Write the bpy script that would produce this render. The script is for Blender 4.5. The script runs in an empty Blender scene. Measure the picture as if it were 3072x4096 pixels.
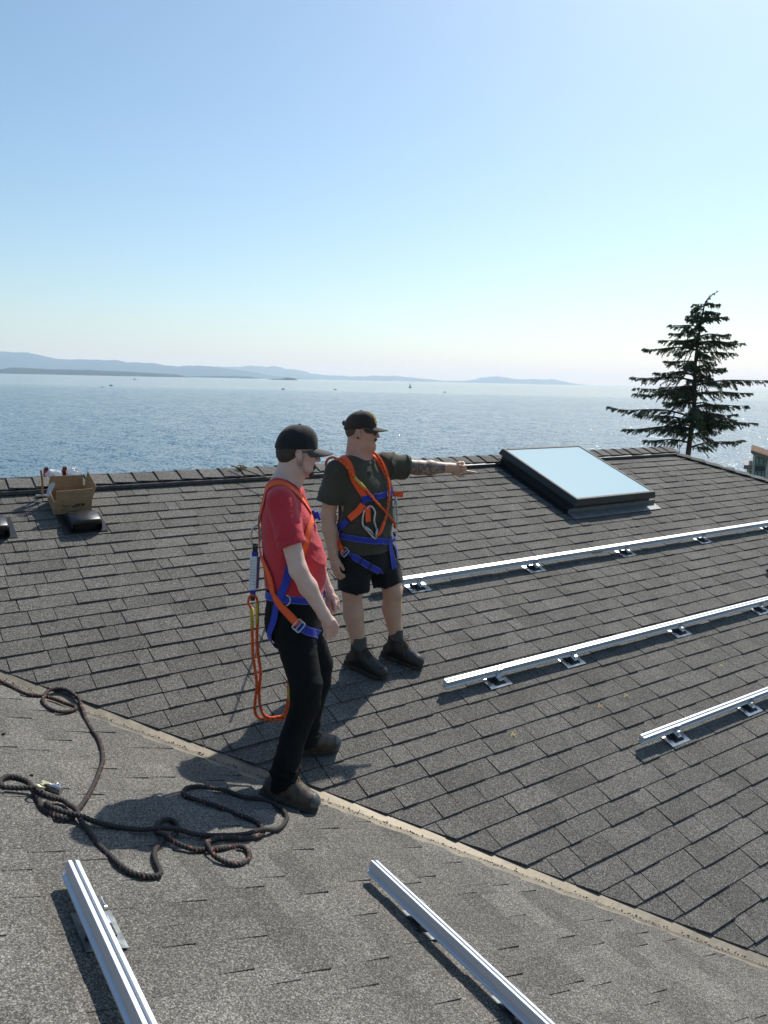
import bpy, bmesh, math, random
import numpy as np
from mathutils import Vector, Matrix
from mathutils.bvhtree import BVHTree
random.seed(7); rng = np.random.default_rng(7)
SC = bpy.context.scene
COL = SC.collection
R = math.radians

# ------------------------------------------------------------------ camera
CAM = Vector((-2.386, -3.037, 2.387))
YAW, PITCH, ROLL, FPX = R(55.29), R(9.644), R(1.22), 3093.2
FH = Vector((math.cos(YAW), math.sin(YAW), 0)); RH = Vector((math.sin(YAW), -math.cos(YAW), 0)); UP = Vector((0, 0, 1))
_f = math.cos(PITCH)*FH - math.sin(PITCH)*UP
_u = math.sin(PITCH)*FH + math.cos(PITCH)*UP
_r = math.cos(ROLL)*RH + math.sin(ROLL)*_u
_u = -math.sin(ROLL)*RH + math.cos(ROLL)*_u
cam = bpy.data.objects.new('camera', bpy.data.cameras.new('camera'))
COL.objects.link(cam)
m = Matrix((_r, _u, -_f)).transposed().to_4x4(); m.translation = CAM
cam.matrix_world = m
cam.data.sensor_fit = 'HORIZONTAL'; cam.data.sensor_width = 36; cam.data.lens = 36*FPX/3072
cam.data.clip_start = 0.05; cam.data.clip_end = 200000
SC.camera = cam

# ------------------------------------------------------------------ sky, sun, exposure
SUN_EL, SUN_AZ = R(47), R(27)          # azimuth counted from +X towards +Y
SUND = Vector((math.cos(SUN_EL)*math.cos(SUN_AZ), math.cos(SUN_EL)*math.sin(SUN_AZ), math.sin(SUN_EL)))
W = bpy.data.worlds.new('World'); SC.world = W; W.use_nodes = True
nt = W.node_tree
sky = nt.nodes.new('ShaderNodeTexSky'); sky.sky_type = 'NISHITA'; sky.sun_disc = False
sky.sun_elevation = SUN_EL; sky.sun_rotation = math.pi/2 - SUN_AZ
sky.altitude = 10; sky.air_density = 1.0; sky.dust_density = 1.0; sky.ozone_density = 2.6
bg = nt.nodes['Background']; bg.inputs[1].default_value = 0.118
tint = nt.nodes.new('ShaderNodeVectorMath'); tint.operation = 'MULTIPLY'; tint.inputs[1].default_value = (.90, 1.0, .985)   # white balance of the sky
nt.links.new(sky.outputs[0], tint.inputs[0]); nt.links.new(tint.outputs[0], bg.inputs[0])
sl = bpy.data.lights.new('sun', 'SUN'); sl.energy = 4.5; sl.angle = R(0.53); sl.color = (1, .955, .88)
sun = bpy.data.objects.new('sun', sl); COL.objects.link(sun)
sun.rotation_mode = 'QUATERNION'; sun.rotation_quaternion = SUND.to_track_quat('Z', 'Y')
vs = SC.view_settings
vs.view_transform = 'Standard'; vs.look = 'None'; vs.exposure = 0.2; vs.gamma = 1.0
cy = SC.cycles
cy.use_denoising = True
try: cy.denoiser = 'OPENIMAGEDENOISE'; cy.denoising_input_passes = 'RGB_ALBEDO_NORMAL'
except Exception: pass
cy.max_bounces = 8; cy.diffuse_bounces = 3; cy.glossy_bounces = 4; cy.transmission_bounces = 6; cy.transparent_max_bounces = 16
cy.volume_bounces = 4; cy.sample_clamp_indirect = 6; cy.caustics_reflective = False; cy.caustics_refractive = False

# ------------------------------------------------------------------ helpers
def N(nt, t, **kw):
    n = nt.nodes.new(t)
    for k, v in kw.items():
        if k.startswith('i_'):
            key = k[2:]
            n.inputs[int(key) if key.isdigit() else key].default_value = v
        else: setattr(n, k, v)
    return n
def mat(name, col=(.5,.5,.5), rough=.6, metal=0, **kw):
    m = bpy.data.materials.new(name); m.use_nodes = True
    b = m.node_tree.nodes['Principled BSDF']
    b.inputs['Base Color'].default_value = (*col, 1); b.inputs['Roughness'].default_value = rough; b.inputs['Metallic'].default_value = metal
    for k, v in kw.items(): b.inputs[k.replace('_', ' ')].default_value = v
    return m
def P(m): return m.node_tree.nodes['Principled BSDF']
def noisy(m, c1, c2, scale, bump=0, bscale=None, detail=3, coord='pos', rough=None, dist=.002, lo=.35, hi=.65):
    """colour varied between c1 and c2 by a noise; optional bump and roughness range"""
    nt = m.node_tree; L = nt.links
    if coord == 'pos': src = N(nt, 'ShaderNodeNewGeometry').outputs['Position']
    else: src = N(nt, 'ShaderNodeTexCoord').outputs['Object']
    n = N(nt, 'ShaderNodeTexNoise', i_Scale=scale, i_Detail=detail); L.new(src, n.inputs['Vector'])
    r = N(nt, 'ShaderNodeValToRGB'); r.color_ramp.elements[0].color = (*c1, 1); r.color_ramp.elements[1].color = (*c2, 1)
    r.color_ramp.elements[0].position = lo; r.color_ramp.elements[1].position = hi
    L.new(n.outputs['Fac'], r.inputs[0]); L.new(r.outputs[0], P(m).inputs['Base Color'])
    if rough:
        mr = N(nt, 'ShaderNodeMapRange', i_3=rough[0], i_4=rough[1]); L.new(n.outputs['Fac'], mr.inputs[0]); L.new(mr.outputs[0], P(m).inputs['Roughness'])
    if bump:
        n2 = N(nt, 'ShaderNodeTexNoise', i_Scale=bscale or scale, i_Detail=4); L.new(src, n2.inputs['Vector'])
        b = N(nt, 'ShaderNodeBump', i_Strength=bump, i_Distance=dist); L.new(n2.outputs['Fac'], b.inputs['Height']); L.new(b.outputs[0], P(m).inputs['Normal'])
    return m
def link(o, parent=None):
    COL.objects.link(o)
    if parent: o.parent = parent
    return o
def mesh(name, V, F, material=None, parent=None, smooth=False, mats=None, mi=None):
    me = bpy.data.meshes.new(name); me.from_pydata([tuple(v) for v in V], [], [tuple(int(i) for i in f) for f in F])
    if mats:
        for q in mats: me.materials.append(q)
        if mi is not None: me.polygons.foreach_set('material_index', list(mi))
    elif material: me.materials.append(material)
    if smooth: me.polygons.foreach_set('use_smooth', [True]*len(me.polygons))
    me.update()
    return link(bpy.data.objects.new(name, me), parent)
def frombm(name, bm, material=None, parent=None, smooth=False):
    me = bpy.data.meshes.new(name); bm.normal_update(); bm.to_mesh(me); bm.free()
    if material: me.materials.append(material)
    if smooth: me.polygons.foreach_set('use_smooth', [True]*len(me.polygons))
    return link(bpy.data.objects.new(name, me), parent)
def thing(name, label, cat, loc=(0,0,0), rot=None, group=None):
    o = bpy.data.objects.new(name, None); o.empty_display_size = .1; COL.objects.link(o); o.location = loc
    if rot is not None: o.rotation_mode = 'QUATERNION'; o.rotation_quaternion = rot
    return tag(o, label, cat, group)
def tag(o, label, cat, group=None):
    o['label'] = label; o['category'] = cat
    if group: o['group'] = group
    return o
def struct(o): o['kind'] = 'structure'; return o
class MB:
    """collects boxes, prisms and tubes into one mesh"""
    def __init__(s): s.V = []; s.F = []
    def add(s, V, F):
        k = len(s.V); s.V += [tuple(v) for v in V]; s.F += [tuple(i+k for i in f) for f in F]; return s
    def box(s, lo, hi, taper=0):
        (a,b,c),(d,e,f) = lo, hi; t = taper
        return s.add([(a,b,c),(d,b,c),(d,e,c),(a,e,c),(a+t,b+t,f),(d-t,b+t,f),(d-t,e-t,f),(a+t,e-t,f)],
                     [(3,2,1,0),(4,5,6,7),(0,1,5,4),(1,2,6,5),(2,3,7,6),(3,0,4,7)])
    def prism(s, poly, axis, a, b):
        """extrude 2-D polygon along axis (0,1,2) from a to b; poly coords fill the other two axes in order"""
        n = len(poly); V = []
        for t in (a, b):
            for q in poly:
                v = list(q); v.insert(axis, t); V.append(v)
        F = [tuple(range(n))[::-1], tuple(range(n, 2*n))] + [(i, (i+1)%n, n+(i+1)%n, n+i) for i in range(n)]
        return s.add(V, F)
    def tube(s, pts, r, n=8, close=False, caps=True):
        V, F = sweep(pts, r, n, close, caps); return s.add(V, F)
    def build(s, name, material=None, parent=None, smooth=False, bevel=0, seg=1, auto=None):
        o = mesh(name, s.V, s.F, material, parent, smooth)
        bm = bmesh.new(); bm.from_mesh(o.data); bmesh.ops.recalc_face_normals(bm, faces=bm.faces)
        if bevel:
            es = [e for e in bm.edges if len(e.link_faces) == 2 and e.calc_face_angle(0) > .5]
            bmesh.ops.bevel(bm, geom=es, offset=bevel, segments=seg, affect='EDGES', profile=.6)
        if smooth == 'auto':
            for f in bm.faces: f.smooth = True
            for e in bm.edges: e.smooth = not (len(e.link_faces) == 2 and e.calc_face_angle(0) > .6)
        bm.to_mesh(o.data); bm.free()
        return o
def frames(pts, close=False):
    p = np.asarray(pts, float); n = len(p)
    t = np.gradient(p, axis=0) if not close else np.roll(p, -1, 0) - np.roll(p, 1, 0)
    t /= np.linalg.norm(t, axis=1)[:, None] + 1e-12
    a = np.array([0,0,1.]) if abs(t[0][2]) < .9 else np.array([1.,0,0])
    nn = np.zeros_like(p); u = a - t[0]*(a@t[0]); u /= np.linalg.norm(u); nn[0] = u
    for i in range(1, n):
        u = nn[i-1] - t[i]*(nn[i-1]@t[i]); u /= np.linalg.norm(u)+1e-12; nn[i] = u
    return p, t, nn, np.cross(t, nn)
def sweep(pts, r, n=8, close=False, caps=True):
    p, t, a, b = frames(pts, close); k = len(p)
    rr = np.broadcast_to(np.asarray(r, float), (k,))
    V = []
    for i in range(k):
        for j in range(n):
            th = 2*math.pi*j/n; V.append(p[i] + rr[i]*(math.cos(th)*a[i] + math.sin(th)*b[i]))
    F = []
    for i in range(k if close else k-1):
        i2 = (i+1) % k
        for j in range(n): F.append((i*n+j, i*n+(j+1)%n, i2*n+(j+1)%n, i2*n+j))
    if caps and not close: F += [tuple(range(n))[::-1], tuple(range((k-1)*n, k*n))]
    return V, F
def spline(ctrl, step=.01):
    """Catmull-Rom through control points, resampled at even spacing"""
    c = np.asarray(ctrl, float); c = np.vstack([2*c[0]-c[1], c, 2*c[-1]-c[-2]]); out = []
    for i in range(1, len(c)-2):
        p0, p1, p2, p3 = c[i-1:i+3]
        for t in np.linspace(0, 1, 24, endpoint=False):
            out.append(.5*((2*p1)+(-p0+p2)*t+(2*p0-5*p1+4*p2-p3)*t*t+(-p0+3*p1-3*p2+p3)*t**3))
    out.append(c[-2]); out = np.array(out)
    d = np.r_[0, np.cumsum(np.linalg.norm(np.diff(out, axis=0), axis=1))]
    s = np.linspace(0, d[-1], max(2, int(d[-1]/step)+1))
    return np.stack([np.interp(s, d, out[:, k]) for k in range(out.shape[1])], 1)

# ------------------------------------------------------------------ roof frames
PT = R(20.6); CP, SP, TP = math.cos(PT), math.sin(PT), math.tan(PT)
def r2(u, v, h=0): return Vector((u, v*CP - h*SP, v*SP + h*CP))            # far slope: u along the ridge, v up the slope
def r1(s, y, h=0): return Vector((-.10 - s*CP + h*SP, y, s*SP + h*CP))     # near slope: s up the slope, y along its courses
Q2 = Matrix((Vector((1,0,0)), Vector((0,CP,SP)), Vector((0,-SP,CP)))).transposed().to_quaternion()
Q1 = Matrix((Vector((0,1,0)), Vector((-CP,0,SP)), Vector((SP,0,CP)))).transposed().to_quaternion()   # local x = +y, local y = up the slope
RIDGE = 4.17; EAVE = -2.6

# ------------------------------------------------------------------ materials
def shingle_mat():
    m = mat('asphalt_shingle', rough=.93); nt = m.node_tree; L = nt.links
    pos = N(nt, 'ShaderNodeNewGeometry').outputs['Position']
    n1 = N(nt, 'ShaderNodeTexNoise', i_Scale=330, i_Detail=1.5); n2 = N(nt, 'ShaderNodeTexNoise', i_Scale=100, i_Detail=3); n3 = N(nt, 'ShaderNodeTexNoise', i_Scale=2.1, i_Detail=5, i_Roughness=.62)
    for n in (n1, n2, n3): L.new(pos, n.inputs['Vector'])
    vo = N(nt, 'ShaderNodeTexVoronoi', i_Scale=265); L.new(pos, vo.inputs['Vector'])
    sep = N(nt, 'ShaderNodeSeparateColor'); L.new(vo.outputs['Color'], sep.inputs[0])
    a = N(nt, 'ShaderNodeMath', operation='MULTIPLY_ADD', i_1=.55, i_2=0.); L.new(sep.outputs[0], a.inputs[0])
    b = N(nt, 'ShaderNodeMath', operation='MULTIPLY_ADD', i_1=.55); L.new(n2.outputs['Fac'], b.inputs[0]); L.new(a.outputs[0], b.inputs[2])
    c = N(nt, 'ShaderNodeMath', operation='MULTIPLY_ADD', i_1=.25); L.new(n1.outputs['Fac'], c.inputs[0]); L.new(b.outputs[0], c.inputs[2])
    r = N(nt, 'ShaderNodeValToRGB'); e = r.color_ramp.elements
    e[0].position = .30; e[0].color = (.032,.030,.0272,1); e[1].position = 1.0; e[1].color = (.30,.286,.258,1)
    for p_, c_ in ((.55,(.078,.0735,.0668,1)),(.78,(.135,.128,.1165,1))):
        q = e.new(p_); q.color = c_
    L.new(c.outputs[0], r.inputs[0])
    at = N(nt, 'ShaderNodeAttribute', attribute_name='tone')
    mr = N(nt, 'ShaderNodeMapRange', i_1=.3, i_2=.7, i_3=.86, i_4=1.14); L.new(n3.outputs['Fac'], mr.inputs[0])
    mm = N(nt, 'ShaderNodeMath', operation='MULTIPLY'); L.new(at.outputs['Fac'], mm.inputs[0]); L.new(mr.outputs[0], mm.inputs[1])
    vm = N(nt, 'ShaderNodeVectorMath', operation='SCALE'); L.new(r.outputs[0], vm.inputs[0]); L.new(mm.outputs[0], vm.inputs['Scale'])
    L.new(vm.outputs[0], P(m).inputs['Base Color'])
    bp = N(nt, 'ShaderNodeBump', i_Strength=.55, i_Distance=.0016); L.new(c.outputs[0], bp.inputs['Height']); L.new(bp.outputs[0], P(m).inputs['Normal'])
    P(m).inputs['Specular IOR Level'].default_value = .25
    return m
M = {}
M['shingle'] = shingle_mat()
M['felt'] = mat('roofing_felt', (.018,.018,.019), .95)
M['siding'] = noisy(mat('painted_siding', rough=.7), (.42,.41,.38), (.48,.47,.44), 6)
M['flashing'] = noisy(mat('valley_metal', rough=.42, metal=.55), (.145,.13,.105), (.205,.18,.14), 14, bump=.25, bscale=40, rough=(.48,.64), dist=.004)
M['vent_metal'] = noisy(mat('dark_ridge_metal', rough=.4, metal=.3), (.035,.036,.04), (.07,.07,.075), 20, rough=(.3,.6))

# ------------------------------------------------------------------ sea, air and far land
def sea_mat():
    m = mat('sea_water', (.035,.095,.145), .10); nt = m.node_tree; L = nt.links
    P(m).inputs['IOR'].default_value = 1.333
    pos = N(nt, 'ShaderNodeNewGeometry').outputs['Position']
    # a calm belt beyond the wind line, broken by streaks
    d = N(nt, 'ShaderNodeVectorMath', operation='DOT_PRODUCT', i_1=(FH.x, FH.y, 0)); L.new(pos, d.inputs[0])
    st = N(nt, 'ShaderNodeMapping'); st.inputs['Rotation'].default_value = (0, 0, -YAW); L.new(pos, st.inputs[0])
    st2 = N(nt, 'ShaderNodeMapping'); st2.inputs['Scale'].default_value = (.0011, .00014, 1); L.new(st.outputs[0], st2.inputs[0])
    ns = N(nt, 'ShaderNodeTexNoise', i_Scale=1, i_Detail=4); L.new(st2.outputs[0], ns.inputs[0])
    ad = N(nt, 'ShaderNodeMath', operation='MULTIPLY_ADD', i_1=1500.); L.new(ns.outputs[0], ad.inputs[0]); L.new(d.outputs['Value'], ad.inputs[2])
    belt = N(nt, 'ShaderNodeMapRange', i_1=1500, i_2=1900, i_3=1, i_4=.22); belt.interpolation_type = 'SMOOTHSTEP'; L.new(ad.outputs[0], belt.inputs[0])
    fb = N(nt, 'ShaderNodeMapRange', i_1=2500, i_2=9000, i_3=0, i_4=.6); L.new(ad.outputs[0], fb.inputs[0])
    acc = None
    for sc_, amp in ((.11, .10), (.45, .28), (1.9, .55), (7., .50)):      # slopes of swell, waves, chop and ripples
        wr = N(nt, 'ShaderNodeMapping'); wr.inputs['Rotation'].default_value = (0, 0, R(20)+sc_); wr.inputs['Scale'].default_value = (sc_, sc_*.55, 1); L.new(pos, wr.inputs[0])
        w = N(nt, 'ShaderNodeTexNoise', i_Scale=1, i_Detail=1.0); L.new(wr.outputs[0], w.inputs[0])
        c = N(nt, 'ShaderNodeVectorMath', operation='MULTIPLY_ADD', i_1=(2*amp,)*3, i_2=(-amp,)*3); L.new(w.outputs['Color'], c.inputs[0])
        if acc is None: acc = c
        else:
            ad2 = N(nt, 'ShaderNodeVectorMath', operation='ADD'); L.new(acc.outputs[0], ad2.inputs[0]); L.new(c.outputs[0], ad2.inputs[1]); acc = ad2
    sc2 = N(nt, 'ShaderNodeVectorMath', operation='SCALE'); L.new(acc.outputs[0], sc2.inputs[0]); L.new(belt.outputs[0], sc2.inputs['Scale'])
    fl = N(nt, 'ShaderNodeVectorMath', operation='MULTIPLY_ADD', i_1=(1, 1, 0), i_2=(0, 0, 1)); L.new(sc2.outputs[0], fl.inputs[0])
    nm = N(nt, 'ShaderNodeVectorMath', operation='NORMALIZE'); L.new(fl.outputs[0], nm.inputs[0]); L.new(nm.outputs[0], P(m).inputs['Normal'])
    return m
M['sea'] = sea_mat()
SEA = -14.0
xs = sorted(set([-3000, -800, -200, 0, 60, 120, 200, 400, 800, 1600, 3200, 6400, 12800, 25000, 60000, 110000]))
def fr(a, b, z): return CAM.xy.to_3d() + FH*a + RH*b + Vector((0, 0, z))
S_ = [fr(-3000, -90000, SEA), fr(-3000, 90000, SEA), fr(110000, 90000, SEA), fr(110000, -90000, SEA)]
struct(mesh('sea', S_, [(0,1,2,3)], M['sea']))
M['land'] = noisy(mat('garden_ground', rough=.95), (.05,.075,.03), (.10,.095,.06), .4, bump=.6, bscale=3, dist=.2)
g = []
prof = [(-2500, -5.5), (-200, -5.5), (12, -6), (22, -6.8), (40, -8.5), (60, -11.5), (74, -15.5)]
cols = np.linspace(-260, 260, 53)
for a, z in prof:
    for b in cols: g.append(fr(a + (5*math.sin(b*.11)+3*math.sin(b*.31) if a > 30 else 0) + (30*math.exp(-((b-40)/14)**2) if a > 30 else 0), b*(1 if a > -300 else 8), z))
nc = len(cols)
struct(mesh('ground', g, [(i*nc+j, i*nc+j+1, (i+1)*nc+j+1, (i+1)*nc+j) for i in range(len(prof)-1) for j in range(nc-1)], M['land'], smooth=True))

M['forest'] = noisy(mat('forested_hill', rough=.95), (.018,.035,.02), (.05,.065,.04), .004, detail=6)
def hill(name, D, prof, depth, jit, seed):
    """a range of hills at distance D; prof: list of (picture-wide bearing tangent, height in m)"""
    r = np.random.default_rng(seed); b = np.array([q[0] for q in prof])*D; hgt = np.array([q[1] for q in prof])
    x = np.linspace(b[0], b[-1], 220); y = np.interp(x, b, hgt)
    k = np.linspace(0, 1, len(x)); n = np.zeros(len(x))
    for o in range(3, 8): n += np.interp(k, np.linspace(0, 1, 2**o+3), r.normal(size=2**o+3))/2**((o-1)*.72)
    y = np.maximum(y*(1+jit*n*.9)+ jit*.5*n*hgt.max()*np.minimum(1, y/hgt.max()*2), 0)
    V = []; rows = [(-.55, 0), (-.35, .38), (-.15, .8), (0, 1), (.25, .7), (.7, 0)]
    for dy, f in rows:
        w = r.normal(size=len(x)); w = np.convolve(w, np.ones(7)/7, 'same')
        for i in range(len(x)):
            V.append(fr(D + dy*depth + w[i]*depth*.06, x[i], SEA - 2 + (y[i]*f*(1 + .12*w[i]*(f not in (0, 1))))))
    n_ = len(x)
    struct(mesh(name, V, [(a*n_+j, a*n_+j+1, (a+1)*n_+j+1, (a+1)*n_+j) for a in range(len(rows)-1) for j in range(n_-1)], M['forest'], smooth=True))
def pf(D, pts): # (display x, pixels above horizon at display scale) -> bearing tangent, height
    return [((x-829.5)/1690., px/1690.*D*1.03) for x, px in pts]
hill('hills', 30000, pf(30000, [(-700,40),(-400,52),(-200,47),(0,44),(70,43),(150,38),(210,33),(300,31),(360,26),(420,20),(470,16),(540,9),(600,4),(660,1)]), 7000, .20, 3)
hill('hills', 44000, pf(44000, [(330,10),(390,26),(440,24),(470,27),(520,23),(560,26),(600,22),(650,17),(700,9),(760,9),(800,12),(850,9),(900,6),(960,2),(1000,1)]), 8000, .22, 5)
hill('hills', 46000, pf(46000, [(930,0),(980,4),(1020,7),(1050,12),(1090,11),(1120,8),(1150,10),(1185,11),(1210,6),(1245,0)]), 6000, .2, 6)
hill('island', 13000, pf(13000, [(-300,8),(-60,10),(0,10),(20,13),(120,12),(230,10),(330,7),(375,6),(392,1)]), 900, .08, 8)
hill('island', 16000, pf(16000, [(380,1),(430,3),(490,4.5),(535,4.5),(556,0)]), 700, .12, 9)
hill('island', 9000, pf(9000, [(566,0),(585,2.4),(600,2.6),(615,5),(630,4.2),(640,0)]), 300, .15, 10)

M['haze'] = bpy.data.materials.new('haze_air'); M['haze'].use_nodes = True
nt = M['haze'].node_tree; nt.nodes.clear()
o_ = N(nt, 'ShaderNodeOutputMaterial'); v_ = N(nt, 'ShaderNodeVolumePrincipled')
v_.inputs['Color'].default_value = (.50, .73, 1.0, 1); v_.inputs['Absorption Color'].default_value = (1, 1, 1, 1); v_.inputs['Density'].default_value = 3.6e-5; v_.inputs['Anisotropy'].default_value = .2
nt.links.new(v_.outputs[0], o_.inputs['Volume'])
hb = MB(); c8 = [fr(a, b, z) for z in (SEA-3, 1250) for a, b in ((-3200,-95000),(115000,-95000),(115000,95000),(-3200,95000))]
hb.add(c8, [(3,2,1,0),(4,5,6,7),(0,1,5,4),(1,2,6,5),(2,3,7,6),(3,0,4,7)])
hz = hb.build('haze', M['haze']); hz['kind'] = 'stuff'
# ------------------------------------------------------------------ the house: roof slopes, shingles, valley, ridge and hip
house = thing('house', 'house with dark grey asphalt shingle roof that the workers stand on', 'house', (0, 0, -6))
HB = Vector((0, 0, -6))
def hp(o):           # parts of the house are built in world coordinates
    o.location = -HB; return o
def clip(poly, a, b, c):
    """keep the side a*x+b*y<=c"""
    out = []
    for i in range(len(poly)):
        p, q = poly[i], poly[(i+1) % len(poly)]
        dp, dq = a*p[0]+b*p[1]-c, a*q[0]+b*q[1]-c
        if dp <= 0: out.append(p)
        if (dp < 0) != (dq < 0) and dp != dq:
            t = dp/(dp-dq); out.append((p[0]+t*(q[0]-p[0]), p[1]+t*(q[1]-p[1])))
    return out
EXPO = .143
def tabs(place, u0, u1, v0, v1, clips, gap, seed, proj, tone_shift=1.0, var=1.0):
    """laminated shingle tabs: list of (verts, faces, tone, apparent size)"""
    r = random.Random(seed); out = []
    k = 0; v = v0
    while v < v1:
        u = u0 + r.uniform(-.3, 0); high = r.random() < .5
        wob = r.uniform(-.002, .002)
        while u < u1:
            w = r.choice((.10, .14, .17, .2, .24, .28, .33)) * r.uniform(.88, 1.12)
            high = not high if r.random() < .82 else high
            t = (.0158 if high else .0104) + r.uniform(-.001, .0015)
            va = v + wob + r.uniform(-.0022, .0022) - (.0018 if high else 0); vb = v + EXPO + .012
            sk = r.uniform(-.0022, .0022)
            poly = [(u+gap/2, va), (u+w-gap/2+sk*.3, va + r.uniform(-.0015, .0015)), (u+w-gap/2+sk, vb), (u+gap/2+sk, vb)]
            for c in clips: poly = clip(poly, *c) if len(poly) > 2 else []
            if len(poly) > 2:
                n = len(poly); V = []
                for q in poly: V.append(place(q[0], q[1], .0035 + (t-.0035)*(1-(q[1]-v)/(EXPO+.012))))
                for q in poly: V.append(place(q[0], q[1], -.004))
                F = [tuple(range(n))] + [(i, i+n, (i+1)%n+n, (i+1)%n) for i in range(n)]
                c = sum((x for x in V[:n]), Vector())/n
                tone = (1 + var*(r.choice((.88,.95,.98,1.0,1.03,1.06,1.12)) * r.uniform(.97, 1.03) - 1)) * tone_shift
                out.append((V, F, tone, proj(c, w)))
            u += w
        v += EXPO; k += 1
    return out
def app(c, w):
    d = c - CAM; z = d.dot(_f)
    if z < .3: return 0
    x, y = d.dot(_r)/z*FPX, d.dot(_u)/z*FPX
    return w*EXPO*FPX**2/z**2*abs(d.normalized().z + .15) if abs(x) < 1560 and abs(y) < 2070 else 0
S2 = tabs(r2, -4.4, 13.5, EAVE+.02, RIDGE-.12, [(-1, -CP, 0.0), (1, CP, 11.24)], .0050, 11, app, .96)  # far slope toned down: its weaker sunlight is put into the shingle colour
S1 = tabs(lambda a, b, h: r1(b, a, h), -7.5, 4.0, -2.55, RIDGE-.1, [(1, -CP, -.078)], 0.0, 12, app, 1.06, 1.35)  # near slope toned up: its stronger sunlight is put into the shingle colour
def addtone(o, tones):
    a = o.data.attributes.new('tone', 'FLOAT', 'FACE'); a.data.foreach_set('value', tones)
deck2 = hp(mesh('roof_slope', [r2(-4.4, 4.4/CP+.0), r2(2.6*CP+.12, EAVE), r2(13.6, EAVE), r2(11.25-RIDGE*CP, RIDGE), r2(-4.4, RIDGE+.2)], [(0,1,2,3,4)], M['felt'], house))
deck1 = hp(mesh('roof_slope', [r1(-2.5, -2.5*CP), r1(RIDGE, RIDGE*CP), r1(RIDGE, -7.5), r1(-2.5, -7.5)], [(0,1,2,3)], M['felt'], house))
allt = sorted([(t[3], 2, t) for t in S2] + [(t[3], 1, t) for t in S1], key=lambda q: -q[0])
rest = {1: [], 2: []}
for i, (sz, sl_, t) in enumerate(allt):
    if i < 300:
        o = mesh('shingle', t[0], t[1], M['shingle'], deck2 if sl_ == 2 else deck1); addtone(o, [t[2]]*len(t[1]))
    else: rest[sl_].append(t)
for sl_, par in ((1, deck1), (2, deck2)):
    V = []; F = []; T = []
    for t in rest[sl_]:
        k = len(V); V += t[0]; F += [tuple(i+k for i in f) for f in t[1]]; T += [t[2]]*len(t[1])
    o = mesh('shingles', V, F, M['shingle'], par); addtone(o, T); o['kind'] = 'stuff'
# hidden slopes of the roof and the walls below
def plain(name, V, F): return hp(mesh(name, V, F, M['felt'], house))
rz = RIDGE*SP; ry = RIDGE*CP; rx1 = -.1 - RIDGE*CP
plain('roof_slope', [(-12, ry, rz), (11.25-ry, ry, rz), (13.6, 2*ry+2.6*CP, EAVE*SP), (-12, 2*ry+2.6*CP, EAVE*SP)], [(0,1,2,3)])
plain('roof_slope', [(11.25-ry, ry, rz-.002), (13.62, -2.42, EAVE*SP), (13.62, 2*ry+2.6*CP, EAVE*SP)], [(0,1,2)])
plain('roof_slope', [(rx1, ry, rz), (rx1, -7.5, rz), (rx1-6, -7.5, rz-6*TP), (rx1-6, ry, rz-6*TP)], [(0,1,2,3)])
plain('roof_slope', [(-12, ry, rz-.003), (rx1, ry, rz-.003), (-12, -4.2, rz-3.05)], [(0,1,2)])
wb = MB(); wb.box((-11, -2.0, -6.2), (13.1, 2*ry+2.0, -1.05)); wb.box((-9.8, -7.2, -6.2), (1.9, -1.99, -1.06))
hp(wb.build('wall', M['siding'], house))
# valley flashing: W-shaped strip, wide flange under the far slope and a narrow one towards the near slope
V = []; F = []; nseg = 60
for i in range(nseg+1):
    x = -4.3 + 6.8*i/nseg; yv = -x - .10
    j = .0025*math.sin(i*1.7) + .002*math.sin(i*.63)
    d2 = .075; sV = (-x-.10)/CP
    A = r2(x + .14, (yv+.14)/CP, .0008); Bm = r2(x + .045, (yv+.045)/CP, .0016+j*.3)
    ctr = Vector((x, yv, yv*TP + .004)); rib = ctr + Vector((0, 0, .008))
    s_ = (-x-.10)/CP
    D1 = r1(s_ + .012/CP*1, yv - .012, .004 + j*.3); D2 = r1(s_ + .09, yv-.09, .0012)
    V += [A, Bm, ctr + Vector((.012, .012, .003)), rib, ctr - Vector((.010, .010, -.003)), D1, D2]
for i in range(nseg):
    for k in range(6): F.append((i*7+k, i*7+k+1, (i+1)*7+k+1, (i+1)*7+k))
hp(mesh('valley_flashing', V, F, M['flashing'], house))
# a line of loose grit along the rib
gb = MB(); rg = random.Random(5)
for i in range(900):
    x = rg.uniform(-2.0, 1.6); o = abs(rg.gauss(0, .009))*(1 if rg.random() < .8 else -.4); s = rg.uniform(.0012, .0035)
    c = r2(x + o*.7, (-x-.10 + o*.7)/CP, .010)
    gb.box((c.x-s, c.y-s, c.z-s), (c.x+s, c.y+s, c.z+s*.6), taper=s*.3)
g_ = hp(gb.build('roofing_grit', M['felt'], house)); g_['kind'] = 'stuff'
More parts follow.
